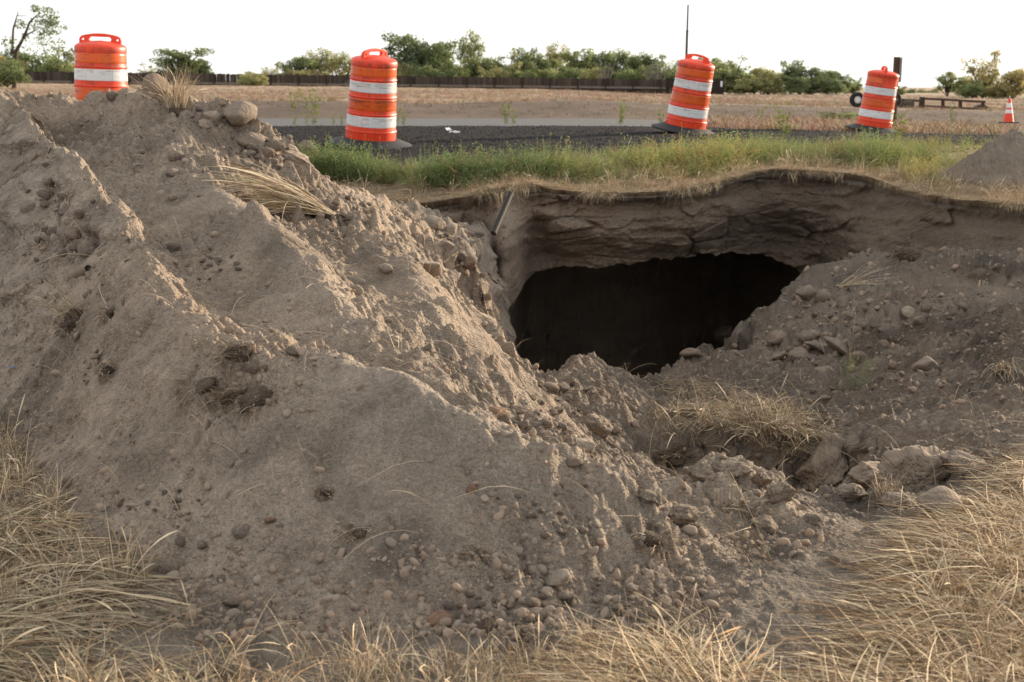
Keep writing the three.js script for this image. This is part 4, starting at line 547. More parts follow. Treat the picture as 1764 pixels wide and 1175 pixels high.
{
  // flattened grass before the heap
  const items = [];
  const bare = [[230, 1110, 300, 1.0], [400, 1145, 190, 0.9], [40, 1060, 60, 0.4], [1290, 1110, 70, 0.4], [620, 1150, 90, 0.35], [1190, 1000, 60, 0.5], [1500, 950, 70, 0.6], [60, 800, 60, 0.3]].map(([x, y, r, a]) => { const p = ground(x, y); return [p[0], p[2], r / F * -p[2], a]; });
  let tries = 0;
  while (items.length < 5000 && tries++ < 140000) {
    const d = 3.15 + 4.6 * rnd() ** 1.25, u = rr(-0.56, 0.56), x = u * d, z = -d, g = sampleG(x, z); const over = d - toeD(u) - 0.12 * noise(u * 25, 3, 1); const pull = 0.42 * sstep(0.05, -0.1, u) + 0.1 + 1.15 * sstep(0.12, 0.2, u) * (1 - 0.7 * sstep(0.29, 0.38, u)), mid = sstep(-0.2, -0.14, u) * sstep(0.13, 0.06, u); if (over > -0.05 - pull || (over > -0.22 - pull && rnd() < 0.6)) continue;
    let k = x < -0.2 ? 0.62 : 1; k *= clamp(0.5 + 1.3 * noise(x * 2.1, 2, z * 2.1) + 0.5 * noise(x * 6, 5, z * 6), 0.04, 1); for (const [bx, bz, r, a] of bare) { const q = ((x - bx) ** 2 + (z - bz) ** 2 * 0.35) / (r * r); k *= 1 - a * Math.exp(-q); }  k *= 1 - 0.72 * mid; if (rnd() > k) continue;
    const flow = x > 0.1 ? Math.PI + 0.25 + 1.5 * noise(x * 1.7, 1, z * 1.7) + rr(-1.2, 1.2) : -0.15 + 1.6 * noise(x * 1.3, 4, z * 1.3) + rr(-0.8, 0.8) + (x > -0.7 ? 0.5 : 0);
    const s = rr(0.75, 1.3) * (d > 5 ? 0.85 : 1) * (over > -0.35 - pull ? 0.62 : 1) * (1 - 0.45 * mid); items.push({ p: [x, heapY(x, z) + (rnd() < 0.4 ? rr(0, 0.02) : 0), z], s: [s, s * rr(0.4, 1.0), s], rx: 0, ry: flow, rz: 0, c: x < -0.3 ? tint(0.55, 1.08, 0.0) : tint(0.5, 1.45, 0.03) });
  }
  spread('dry_grass', matClumps, strawMat, items, ['flattened straw coloured grass spread before the heap', 'dry tangled grass lying over the brown soil', 'bent dry grass stems in a thick mat', 'pale strands of dry grass along the heap toe', 'sun bleached grass lying toward the heap'], 'grass');
  const tall = []; tries = 0;
  while (tall.length < 260 && tries++ < 30000) { const d = 3.3 + 4 * rnd() ** 1.3, u = rr(-0.44, 0.44), x = u * d, z = -d, g = sampleG(x, z); if (d > toeD(u) - (u > 0.1 ? 1.1 : 0.12)) continue; if (rnd() > clamp(0.4 + noise(x * 1.5, 7, z * 1.5))) continue; const s = rr(0.35, 0.95) * (u > -0.2 && u < 0.12 ? 0.75 : 1); tall.push({ p: [x, heapY(x, z), z], s: [s, s, s], rx: 0, ry: rr(0, 6.28), rz: rr(-0.3, 0.3), c: tint(0.7, 1.15, 0.02) }); }
  spread('standing_grass', upClumps, strawMat, tall, ['thin dry grass stems standing among the flattened grass', 'upright dry stalks with seed heads before the heap', 'short dry grass standing at the edge of the heap', 'sparse standing straw in the near grass'], 'grass');
  // stray straws on the earth
  const stray = []; tries = 0;
  while (stray.length < 520 && tries++ < 9000) { const d = 4.2 + 8 * rnd(), u = rr(-0.38, 0.38), x = u * d, z = -d; if (sampleG(x, z) < 0.02 && d < 5) continue; const s = rr(0.4, 0.9); stray.push({ p: [x, heapY(x, z), z], s: [s, s, s], ry: rr(0, 6.28), rx: rr(-0.5, 0.5), rz: rr(-0.5, 0.5), c: tint(0.7, 1.1) }); }
  const one = []; for (let v = 0; v < 4; v++) { const b = new Blades(); for (let i = 0; i < 2 + v % 2; i++) b.blade(V(rr(-0.1, 0.1), 0.004, rr(-0.1, 0.1)), rr(0, 6.28), rr(0.12, 0.4), rr(0.002, 0.0035), rr(0.2, 1.1), rr(0.6, 2), strawTone()); one.push(b.build()); }
  spread('stray_straw', one, strawMat, stray, ['single dry straws strewn over the dug earth', 'loose grass stalks on the heap', 'broken straws lying on the fallen earth', 'thin dry stems caught in the clods'], 'straw');
  // grass on the ledge in the pit
  const pit = []; for (let i = 0; i < 230; i++) { const px = 1275 + (rnd() + rnd() - 1) * 165, py = 712 + (rnd() + rnd() - 1) * 38 + (px - 1275) * 0.27, p = hit(px, py, 5.5), s = rr(0.4, 0.95); if (-p[2] < 7.3) continue; pit.push({ p, s: [s, s * 0.75, s], rx: rr(-0.2, 0.2), ry: rr(-0.6, 0.9) - 1.2, rz: 0, c: tint(0.5, 0.85) }); }
  spread('pit_grass', matClumps, strawMat, pit, ['dry grass sagging over the ledge inside the hole'], 'grass');
  const pit2 = []; for (let i = 0; i < 26; i++) { const px = 1290 + (rnd() + rnd() - 1) * 170, py = 735 + (rnd() + rnd() - 1) * 50, p = hit(px, py, 5.5), s = rr(0.7, 1.2); if (-p[2] < 7.3) continue; pit2.push({ p, s: [s, s, s], ry: rr(0, 6.28), rx: 0, rz: 0, c: tint(0.55, 0.9) }); }
  spread('pit_grass', upClumps, strawMat, pit2, ['upright dry stems on the ledge inside the hole'], 'grass');
}
{
  // the verge: dry fringe at the rim, green weeds behind it
  const fringe = [], hangers = [];
  for (let i = 0; i < 4600; i++) { const u = rr(-0.14, 0.47), r = rimAt(u), back = 2.6 * rnd() ** 1.7, d = r[2] + 0.02 + back, x = u * d; if (d > vergeEdge(u) + 0.2) continue; if (rnd() > 0.4 + 1.1 * noise(x * 1.6, 3, d * 1.6) + (back < 0.5 ? 0.12 : 0.1)) continue; const s = rr(0.35, 1.05) * (back < 0.3 ? 0.5 : 1), y = mix(r[1], landY(x, d), sstep(0, 1.3, back)); fringe.push({ p: [x, y, -d], s: [s, s * rr(0.6, 1.1), s], rx: rr(-0.2, 0.2), ry: rr(0, 6.28), rz: rr(-0.2, 0.2), c: tint(0.7, 1.1, 0.04) }); }
  spread('rim_grass', upClumps, strawMat, fringe.filter((q, i) => i % 2), ['short dry grass along the broken rim of the hole', 'golden dry grass between the weeds and the rim', 'thin dry grass at the edge of the cave roof', 'dry tufts along the collapsed edge'], 'grass');
  spread('rim_straw', matClumps, strawMat, fringe.filter((q, i) => i % 2 === 0).map((q) => ({ ...q, s: q.s.map((v) => v * 0.62) })), ['trampled straw covering the soil at the rim', 'dry thatch over the edge of the hole', 'matted straw between rim and weeds', 'fallen dry stems on the rim', 'straw litter on the verge'], 'grass');
  const litter = []; for (let i = 0; i < 2600; i++) { const u = rr(-0.12, 0.46), r = rimAt(u), back = 1.1 * rnd() ** 1.5, d = r[2] - 0.03 + back, x = u * d; if (rnd() > 0.75 + 0.8 * noise(x * 2.2, 6, d * 2.2)) continue; const s = rr(0.22, 0.5); litter.push({ p: [x, mix(r[1], landY(x, d), sstep(0, 1.3, back)) + 0.006, -d], s: [s, s * rr(0.3, 0.8), s], rx: rr(-0.1, 0.1), ry: rr(0, 6.28), rz: rr(-0.1, 0.1), c: tint(0.75, 1.15, 0.04) }); }
  spread('straw_litter', matClumps, strawMat, litter, ['short straw litter over the bare soil at the rim', 'broken dry stems on the rim soil', 'pale straw bits along the crumbling edge', 'golden straw litter above the cave', 'scattered dry stems behind the rim'], 'straw');
  for (let i = 0; i < 900; i++) { const u = rr(-0.09, 0.42), r = rimAt(u); if (noise(u * 26, 2, 5) + 0.4 * noise(u * 90, 3, 5) < 0.12 + 0.25 * rnd()) continue; const s = rr(0.3, 0.95) * (0.6 + 0.7 * Math.max(0, noise(u * 30, 2, 5))); hangers.push({ p: [r[0], r[1] - rr(0, 0.03), -r[2] + 0.04], s: [s, s, s], rx: 0, ry: -Math.PI / 2 + rr(-0.6, 0.6), rz: rr(-0.4, 0.1), c: tint(0.6, 1.0, 0.02) }); }
  spread('hanging_grass', hangClumps, strawMat, hangers, ['dry grass hanging down over the earth face', 'drooping stems and roots under the rim', 'thin straws hanging from the roof edge'], 'grass');
  const weeds = [];
  for (let v = 0; v < 5; v++) {
    const b = new Blades(); b.hang = true; const tone = () => { const k = rr(0.75, 1.25), y = rnd(); return v === 4 ? [0.30 * k, 0.25 * k, 0.12 * k] : y < 0.2 ? [0.42 * k, 0.39 * k, 0.17 * k] : [0.25 * k, 0.315 * k, 0.125 * k]; };
    for (let i = 0; i < 15; i++) { const dir = rr(0, 6.28), L = rr(0.18, 0.42), lift = rr(0.75, 1.5), base = V(rr(-0.1, 0.1), -0.02, rr(-0.1, 0.1)), c = tone(); b.blade(base, dir, L, 0.003, lift, rr(-0.1, 0.5), c);
      const n = b.p.length / 6, pts = []; for (let k = n - 6; k < n; k++) pts.push(V((b.p[k * 6] + b.p[k * 6 + 3]) / 2, (b.p[k * 6 + 1] + b.p[k * 6 + 4]) / 2, (b.p[k * 6 + 2] + b.p[k * 6 + 5]) / 2));
      for (let k = 0; k < 20; k++) { const t = rr(0.5, 5), a = Math.floor(Math.min(4, t)), q = pts[a].clone().lerp(pts[a + 1], t - a), l = rr(0.018, 0.055) * (1.2 - t / 8); b.blade(q, rr(0, 6.28), l, rr(0.004, 0.009), rr(-0.1, 1.1), 0.5, tone()); } }
    weeds.push(b.build());
  }
  const items = [];
  let tries = 0; while (items.length < 2300 && tries++ < 40000) { const u = rr(-0.145, 0.44), r = rimAt(u), e = vergeEdge(u), t = rnd(), d = mix(r[2] + 0.6, e + 0.1, t), x = u * d; let k = 0.74 + 1.15 * noise(x * 1.1, 4, d * 0.8); if (u > 0.31) k -= 0.55; if (u > 0.14 && u < 0.19) k += 0.15; k *= 0.45 + 0.55 * sstep(0.0, 0.3, t); if (rnd() > k) continue; const s = mix(0.42, 1.4, rnd() ** 2) * (0.72 + 0.4 * clamp(k)) * (1 - 0.5 * t) * (0.45 + 0.55 * sstep(0.0, 0.3, t)) * (1 - 0.25 * sstep(0.12, 0.22, u) * t); const dry = clamp(0.5 + 1.2 * noise(x * 0.6, 9, d * 0.6)); items.push({ p: [x, landY(x, d) - 0.01, -d], s: [s, s, s], rx: rr(-0.12, 0.12), ry: rr(0, 6.28), rz: rr(-0.12, 0.12), c: lin(mix(0.85, 1.5, dry) * rr(0.8, 1.15), mix(0.95, 1.25, dry) * rr(0.85, 1.1), mix(0.9, 1.1, dry)) }); }
  spread('green_weeds', weeds, greenMat, items, ['feathery green weeds growing along the road shoulder', 'soft green weeds between rim and asphalt', 'bushy pale green weeds on the verge', 'grey green weeds beside the dark shoulder', 'withered brown weeds among the green ones'], 'weeds');
  // single leafy plants on the shoulder and the road edge
  const plantG = []; for (let v = 0; v < 3; v++) { const b = new Blades(); b.hang = true; for (let i = 0; i < 5; i++) { const dir = rr(0, 6.28), base = V(rr(-0.03, 0.03), -0.02, rr(-0.03, 0.03)); for (let k = 0; k < 14; k++) { const h = rr(0.05, 0.42) * (1 - i * 0.1), k2 = rr(0.8, 1.3); b.blade(base.clone().add(V(Math.cos(dir) * h * 0.25, h, Math.sin(dir) * h * 0.25)), rr(0, 6.28), rr(0.04, 0.09), rr(0.012, 0.022), rr(0.1, 0.9), 0.9, [0.20 * k2, 0.25 * k2, 0.045 * k2]); } b.blade(base, dir, 0.42, 0.006, 1.35, 0.1, [0.16, 0.19, 0.06]); } plantG.push(b.build()); }
  const list = [[507, 216, 0.55, 'lone yellow green weed nearest the heap on the road edge'], [541, 215, 0.9, 'bright yellow green weed cluster before the grey road'], [528, 216, 0.6, 'low yellow weed beside the bright weed cluster'], [575, 215, 0.5, 'small yellow green weed close to the second drum'], [590, 215, 0.5, 'small weed touching the second drum outline'], [684, 215, 1.0, 'yellow green weed just behind the second drum'], [695, 216, 0.6, 'low yellow weed by the second drum base'], [1068, 214, 1.1, 'tall upright green weed on the shoulder edge'], [872, 214, 1.0, 'thin flowering weed on the shoulder edge mid road'], [885, 215, 0.7, 'short weed beside the thin flowering weed'], [1140, 214, 0.8, 'green weed at the foot of the third drum'], [1310, 213, 0.9, 'green weed between the two leaning drums'], [1350, 238, 1.5, 'tall dark green weed rising over the verge'], [1546, 240, 1.2, 'leafy weed beside the dented drum base'], [1505, 214, 0.6, 'weed behind the dented drum'], [1640, 214, 0.8, 'weed at the road edge near the cone'], [505, 190, 1.1, 'grey green weed on the far bank, first of three'], [527, 191, 1.0, 'grey green weed on the far bank, second of three'], [543, 193, 1.2, 'grey green weed on the far bank, third of three'], [780, 320, 1.0, 'leafy green weed at the front of the verge']];
  list.forEach(([px, py, s, label], i) => { const d0 = py < 200 ? 33 : py > 300 ? 13.2 : py > 230 ? 16 : 23.2, p = landHit(px, py, d0), o = top('weed', plantG[i % 3], greenMat, label, 'weed', 'leafy weeds along the road'); o.position.set(p[0], p[1], p[2]); const k = s * (0.45 + -p[2] / 42); o.scale.setScalar(k); o.rotation.y = rr(0, 6); });
  // far bank and field
  const fieldG = []; for (let v = 0; v < 4; v++) { const b = new Blades(); for (let i = 0; i < 14; i++) b.blade(V(rr(-0.22, 0.22), -0.02, rr(-0.22, 0.22)), rr(0, 6.28), rr(0.12, 0.42), rr(0.008, 0.018), rr(0.8, 1.5), rr(0.2, 1.4), strawTone()); fieldG.push(b.build()); }
  const far = []; for (let i = 0; i < 26000; i++) { const d = 32.9 * (150 / 32.9) ** (rnd() ** 1.0), u = rr(-0.47, 0.47), x = u * d, bank = d < 38.5; if (rnd() > (bank ? 0.3 : 0.85) + 0.5 * noise(x * 0.25, 2, d * 0.25)) continue; const s = rr(0.35, 0.8) * (d > 38 ? 0.75 : 0.6) * (d > 60 ? 1.2 : 1); far.push({ p: [x, landY(x, d), -d], s: [s, s * rr(0.55, 1), s], rx: 0, ry: rr(0, 6.28), rz: 0, c: bank ? tint(0.35, 0.7, 0.1) : lin(...[1.0, 0.88, 0.92].map((q) => q * rr(0.55, 1.0))) }); }
  for (let i = 0; i < 1500; i++) { const px = rr(1230, 1764), d = rr(25, 33), x = ray(px, 0)[0] * d, s = rr(0.5, 1.0); far.push({ p: [x, landY(x, d) - 0.01, -d], s: [s, s * 0.8, s], rx: 0, ry: rr(0, 6.28), rz: 0, c: lin(...[1.0, 0.92, 0.9].map((q) => q * rr(0.7, 1.1))) }); }
  spread('field_grass', fieldG, strawMat, far, ['dry pinkish grass covering the far field', 'pale dry grass beyond the road', 'sparse dry grass on the far bank', 'straw coloured grass before the fence'], 'grass');
}
{ const b = new Blades(); b.hang = true; for (let i = 0; i < 26; i++) { const base = V(rr(-0.12, 0.12), -0.01, rr(-0.08, 0.08)), dir = rr(0, 6.28); for (let k = 0; k < 26; k++) b.blade(base.clone().add(V(Math.cos(dir) * k * 0.005, 0.01 + k * 0.008, Math.sin(dir) * k * 0.005)), rr(0, 6.28), rr(0.02, 0.06), 0.003, rr(0, 1.1), 0.4, [0.17, 0.19, 0.10].map((v) => v * rr(0.7, 1.2))); } const p = hit(1468, 668, 6), m = top('weed', b.build(), greenMat, 'wispy grey green plant growing inside the hole beside the dry grass', 'weed', 'leafy weeds along the road'); m.position.set(p[0], p[1], p[2]); m.scale.setScalar(0.95); }
function tuft(spot, n, len, lift, sag, dir, fan, label, opt = {}) {           // a grass tuft that was dug out: blades, and the root clod it hangs from
  const t = thing('grass_tuft', label, 'grass tuft', spot, 0, 'clumps of dry grass on the dug earth'), b = new Blades(); b.hang = true;
  for (let i = 0; i < n; i++) b.blade(V(rr(-1, 1) * (opt.w ?? 0.05), 0, rr(-1, 1) * (opt.w ?? 0.05)), dir + rr(-fan, fan), len * rr(0.55, 1.1), rr(0.002, 0.004) * (opt.thick ?? 1), lift + rr(-0.3, 0.3), sag * rr(0.5, 1.3), strawTone().map((v) => v * (opt.dark ?? 1)), rnd() < 0.1 ? 1 : 0);
  part('blades', b.build(), strawMat, t);
  if (opt.clod) { const m = part('root_clod', clodsG[Math.floor(rnd() * 7)], darkMat, t); m.scale.set(opt.clod, opt.clod * 0.7, opt.clod * 0.9); m.rotation.set(rr(-1, 1), rr(0, 6), rr(-1, 1)); m.position.y = -opt.clod * 0.35; }
  return t;
}
tuft(hit(306, 186, 8), 180, 0.29, 1.25, 0.7, 0, 3.1, 'fair dry grass tuft standing on the top edge of the heap', { clod: 0.1, w: 0.07 });
tuft(hit(284, 178, 8), 26, 0.45, 0.7, 0.3, 2.6, 0.35, 'long straws leaning from the heap top toward the first drum', { w: 0.03 });
tuft(hit(556, 368, 6.5), 330, 0.66, 0.42, 0.95, Math.PI - 0.1, 0.24, 'big dry grass clump lying on its side on the heap', { clod: 0.10, w: 0.075, thick: 1.5 });
tuft(hit(128, 545, 5), 60, 0.26, 0.9, 0.9, 2.9, 1.2, 'scraggly dry tuft sticking out of the shaded heap flank', { clod: 0.07, w: 0.05, dark: 0.85 });
tuft(hit(1742, 312, 8), 70, 0.3, 0.5, 2.2, 1.6, 1.0, 'straw coloured tuft hanging over the rim beneath the small pile', { w: 0.06 });
tuft(hit(1692, 482, 8), 30, 0.3, -0.4, 0.8, 1.6, 0.8, 'thin roots hanging from a dark clod on the far wall', { clod: 0.09 });
tuft(at(1447, 492, 10.6), 40, 0.5, 0.28, 0.2, -0.35, 0.06, 'stiff bundle of straw lying on the fallen earth', { w: 0.03, dark: 0.8 });
tuft(hit(1725, 640, 6), 50, 0.35, 0.6, 1.9, 1.7, 0.8, 'drooping dry tuft on the slope at the frame edge', { w: 0.05, dark: 0.8, clod: 0.06 });
tuft(hit(1524, 868, 5), 70, 0.14, 1.2, 0.6, 0, 3.1, 'short orange brown tuft rooted in a dark clod', { clod: 0.075, w: 0.03, dark: 0.75 });
tuft(hit(1160, 786, 4.6), 60, 0.13, 0.6, 1.6, 0, 3.1, 'matted fibrous tuft on the crest before the pit', { clod: 0.085, w: 0.05, dark: 0.6 });
tuft(hit(1310, 965, 4.4), 16, 0.55, 0.85, 0.1, 2.4, 0.2, 'few tall straws leaning across the heap from the sunlit grass', { w: 0.05 });
tuft(hit(690, 612, 4.5), 8, 0.14, 1.0, 0.8, 0, 3, 'tiny dry sprig on the front spur', {});
tuft(hit(1475, 640, 6), 5, 0.42, 1.45, 0.05, 0, 3, 'single tall pale stalk standing in the pit', {});
for (const [px, py, r, label] of [[352, 672, 34, 'dark fibrous sod clod leaning out of the front face'], [438, 690, 34, 'broad dark sod clod below the first ridge crest'], [398, 690, 26, 'dusty sod between the two dark sod clods'], [412, 612, 28, 'patch of dark roots on the first ridge crest'], [127, 562, 26, 'dark root clod under the scraggly tuft'], [194, 543, 17, 'brown hairy root clod beside the scraggly tuft'], [186, 640, 15, 'small dark root clod on the shaded flank'], [622, 922, 20, 'dark sod clod half sunk in the lower front face'], [560, 852, 13, 'small crust of roots above the sunk sod clod'], [817, 962, 17, 'dark hollow clod low on the front face'], [1120, 935, 30, 'dark rooty clod under the sunlit spur end'], [1287, 888, 28, 'root filled clod on the low heap before the straw'], [1575, 445, 26, 'flat sod fallen from the rim on the slope'], [1548, 590, 14, 'dark clod with rootlets on the fallen earth'], [1690, 475, 24, 'dark clod that holds the hanging roots'], [1700, 800, 34, 'dark earth clod behind the straw at the frame edge']]) {
  const p = hit(px, py), d = -p[2], R0 = 1.3 * r / F * d, t = thing('sod_clod', label, 'sod clod', [p[0], p[1], p[2] - R0 * 0.2], rr(0, 6), 'dark clods of sod and roots');
  const m = part('clod', clodsG[Math.floor(rnd() * 7)], darkMat, t); m.scale.set(R0 * 0.95, R0 * 0.62, R0 * 0.8); m.rotation.set(rr(-0.5, 0.5), rr(0, 6), rr(-0.4, 0.4));
  const b = new Blades(); b.hang = true; for (let i = 0; i < 420; i++) { const a = rr(0, 6.28), e = rr(-0.8, 0.9), q = V(Math.cos(a) * Math.cos(e) * R0, Math.sin(e) * R0 * 0.7, Math.sin(a) * Math.cos(e) * R0 * 0.9), k = rr(0.35, 1.1); b.blade(q, a + rr(-0.8, 0.8), R0 * rr(0.2, 0.8), 0.002, e * 0.6 + rr(-0.4, 0.5), rr(0.5, 2.4), rnd() < 0.15 ? strawTone() : [0.20 * k, 0.135 * k, 0.08 * k]); } part('roots', b.build(), strawMat, t);
}
// ------------------------------------------------------------------ small pile, pipes and scraps
{
  const N = 90, pos = [], uv = [], col = [], index = [], c = at(1748, 300, 14.2), H = 0.54, RAD = 0.74;
  for (let j = 0; j <= N; j++) for (let i = 0; i <= N * 2; i++) { const a = i / (N * 2) * 6.2832, q = j / N, r = q * RAD * (1 + 0.12 * noise(Math.cos(a) * 1.5, 3, Math.sin(a) * 1.5)), x = Math.cos(a) * r * 1.1, z = Math.sin(a) * r; let y = H * (1 - q) ** 1.05 - 0.03 * Math.exp(-q * q * 60) + 0.05 * fbm(x * 4, 2, z * 4, 4) * sstep(1, 0.8, q) + 0.03 * fbm(x * 14, 2, z * 14, 3) + (lumps(x, z, 0.09, 0.4, 71) + lumps(x, z, 0.045, 0.5, 75)) * sstep(1, 0.9, q) - 0.1 * sstep(0.9, 1, q); pos.push(x, y, z); uv.push(x, z + y); const m = 0.78 + 0.35 * fbm(x * 3, 8, z * 3, 3); col.push(DIRT[0] * m, DIRT[1] * m, DIRT[2] * m); }
  for (let j = 0; j < N; j++) for (let i = 0; i < N * 2; i++) { const a = j * (N * 2 + 1) + i, b = a + 1, e = a + N * 2 + 1; index.push(a, b, e, b, e + 1, e); }
  const g = new THREE.BufferGeometry(); g.setAttribute('position', new THREE.Float32BufferAttribute(pos, 3)); g.setAttribute('uv', new THREE.Float32BufferAttribute(uv, 2)); g.setAttribute('color', new THREE.Float32BufferAttribute(col, 3)); g.setIndex(index); g.computeVertexNormals();
  const m = top('dirt_pile', g, earth, 'small cone of loose earth on the verge at the frame edge', 'dirt pile'); m.position.set(c[0], landY(c[0], 14.2) - 0.02, c[2]);
}
const rusty = std({ color: lin(0.035, 0.030, 0.028), roughness: 0.7, metalness: 0.3, bumpMap: stoneBump, bumpScale: 0.003 });
function rod(name, a, b, r, mat, label, hollow) { const A = V(...a), B = V(...b), L = A.distanceTo(B), g = hollow ? latheOf([[r * 0.72, L / 2 - 0.12], [r * 0.72, L / 2], [r, L / 2], [r * 1.02, L / 2 - 0.01], [r, -L / 2]], 20) : new THREE.CylinderGeometry(r, r, L, 16); const m = top(name, g, mat, label, 'pipe'); m.position.copy(A).add(B).multiplyScalar(0.5); m.quaternion.setFromUnitVectors(V(0, 1, 0), B.clone().sub(A).normalize()); }
rod('buried_pipe', at(880, 333, 12.45), at(850, 402, 12.1), 0.026, rusty, 'dark pipe slanting down the buttress beside the cave');
{ const p = hit(154, 466, 5); rod('pipe_end', [p[0] - 0.12, p[1] - 0.05, p[2] - 0.1], [p[0] + 0.005, p[1] + 0.012, p[2] + 0.03], 0.022, std({ color: lin(0.17, 0.13, 0.10), roughness: 0.9 }), 'broken clay pipe end sticking out of the heap flank', true); }
{
  const paper = std({ color: lin(0.72, 0.71, 0.68), roughness: 0.8, side: THREE.DoubleSide });
  const scrap = (px, py, w, h, ry, label, mat = paper, toHeap) => { const p = toHeap ? hit(px, py, 4) : landHit(px, py, 16), g = new THREE.PlaneGeometry(w, h, 8, 8), q = g.attributes.position; for (let i = 0; i < q.count; i++) { q.setZ(i, 0.25 * w * noise(q.getX(i) / w * 2.2 + px, q.getY(i) / h * 2, 3)); q.setX(i, q.getX(i) * (1 + 0.3 * noise(q.getY(i) / h * 3, px, 2))); } g.rotateX(-1.05); g.computeVertexNormals(); const m = top('paper_scrap', g, mat, label, 'litter', 'scraps of litter'); m.position.set(p[0], p[1] + h * 0.4, p[2]); m.rotation.y = ry; };
  scrap(773, 226, 0.10, 0.07, 0.8, 'small white paper scrap standing on the dark shoulder'); scrap(783, 230, 0.17, 0.05, -0.4, 'flat crumpled white scrap next to the standing one'); scrap(20, 634, 0.02, 0.013, 0.3, 'tiny blue plastic scrap on the shaded heap flank', std({ color: lin(0.12, 0.22, 0.42), roughness: 0.6, side: THREE.DoubleSide }), true);
}
// ------------------------------------------------------------------ trees and bushes beyond the fence
const bark = std({ color: lin(0.10, 0.075, 0.055), map: woodTone, roughness: 1 }), paleBark = std({ color: lin(0.23, 0.20, 0.17), roughness: 1 });
const crownMats = [[0.19, 0.24, 0.115], [0.24, 0.285, 0.13], [0.33, 0.34, 0.17], [0.15, 0.20, 0.11], [0.38, 0.345, 0.17]].map((c) => new THREE.MeshPhysicalMaterial({ color: lin(...c), vertexColors: true, roughness: 1, side: THREE.DoubleSide, transmission: 0.5, thickness: 0, specularIntensity: 0.35 }));
function limb(list, a, b, r0, r1, bend, n = 5) { const mid = a.clone().lerp(b, 0.5).add(V(rr(-bend, bend), rr(-bend, bend) * 0.4, rr(-bend, bend))), c = new THREE.QuadraticBezierCurve3(a, mid, b), g = new THREE.TubeGeometry(c, n, 1, 6, false), p = g.attributes.position; for (let k = 0; k <= n; k++) { const q = c.getPointAt(k / n), r = mix(r0, r1, k / n); for (let i = 0; i <= 6; i++) { const id = k * 7 + i; p.setXYZ(id, q.x + (p.getX(id) - q.x) * r, q.y + (p.getY(id) - q.y) * r, q.z + (p.getZ(id) - q.z) * r); } } g.computeVertexNormals(); list.push(g); return c; }
function makeTree(kind, o) {                                                  // one metre tall in its own axes: limbs, then leaf clumps round their ends
  const wood = [], b = { p: [], c: [], i: [] }, clumps = [], tips = [];
  const spreadX = o.w / 2;
  for (let i = 0; i < o.limbs; i++) { const a = i / o.limbs * 6.28 + rr(-0.4, 0.4), rad = spreadX * rr(0.35, 0.95), y = mix(o.low, 0.93, rr(0.02, 1) ** 0.85), tip = V(Math.cos(a) * rad, y * (1 - 0.25 * (rad / spreadX) ** 2), Math.sin(a) * rad * 0.9); const base = V(rr(-0.02, 0.02), rr(0.0, 0.08 + 0.25 * tip.y), rr(-0.02, 0.02)); const c = limb(wood, base, tip, 0.022 * rr(0.6, 1.2), 0.004, 0.08); tips.push(tip); for (let k = 0; k < 3; k++) { const q = c.getPointAt(rr(0.45, 0.9)), e = q.clone().add(V(rr(-1, 1), rr(-0.2, 1), rr(-1, 1)).multiplyScalar(spreadX * 0.42)); limb(wood, q, e, 0.008, 0.002, 0.03, 3); tips.push(e); } }
  for (const t of tips) clumps.push([t, o.clump * rr(0.6, 1.25)]);
  for (const [c, r] of clumps) { const shade = rr(0.65, 1.3); for (let k = 0; k < o.leaves; k++) { const n = V(rr(-1, 1), rr(-1, 1), rr(-1, 1)); if (n.lengthSq() > 1) { k--; continue; } const q = c.clone().add(n.clone().multiplyScalar(r).multiply(V(1, 0.75, 1))); if (q.y < 0.01) continue; const u = V(rr(-1, 1), rr(-1, 1), rr(-1, 1)).normalize(), w = V(rr(-1, 1), rr(-1, 1), rr(-1, 1)).cross(u).normalize(), s = o.leaf * rr(0.6, 1.3), id = b.p.length / 3; for (const [x, y] of [[-1, 0], [0, -0.55], [1, 0], [0, 0.55]]) b.p.push(q.x + (u.x * x + w.x * y) * s, q.y + (u.y * x + w.y * y) * s, q.z + (u.z * x + w.z * y) * s); const v = shade * rr(0.75, 1.25), yl = rr(0.9, 1.2); for (let m = 0; m < 4; m++) b.c.push(v * yl, v, v * 0.9); b.i.push(id, id + 1, id + 2, id, id + 2, id + 3); } }
  const g = new THREE.BufferGeometry(); g.setAttribute('position', new THREE.Float32BufferAttribute(b.p, 3)); g.setAttribute('color', new THREE.Float32BufferAttribute(b.c, 3)); g.setIndex(b.i); g.computeVertexNormals();
  return { trunk: mergeGeometries(wood), crown: g };
}
const kinds = { full: [1, 2, 3].map((i) => makeTree(i, { w: 0.95, low: 0.03, limbs: 22, clump: 0.125, leaves: 95, leaf: 0.024 })), airy: [1, 2, 3].map((i) => makeTree(i, { w: 0.8, low: 0.04, limbs: 18, clump: 0.11, leaves: 52, leaf: 0.022 })), tall: [1, 2].map((i) => makeTree(i, { w: 0.5, low: 0.03, limbs: 15, clump: 0.09, leaves: 60, leaf: 0.021 })), bush: [1, 2].map((i) => makeTree(i, { w: 1.5, low: 0.06, limbs: 15, clump: 0.17, leaves: 80, leaf: 0.035 })) };
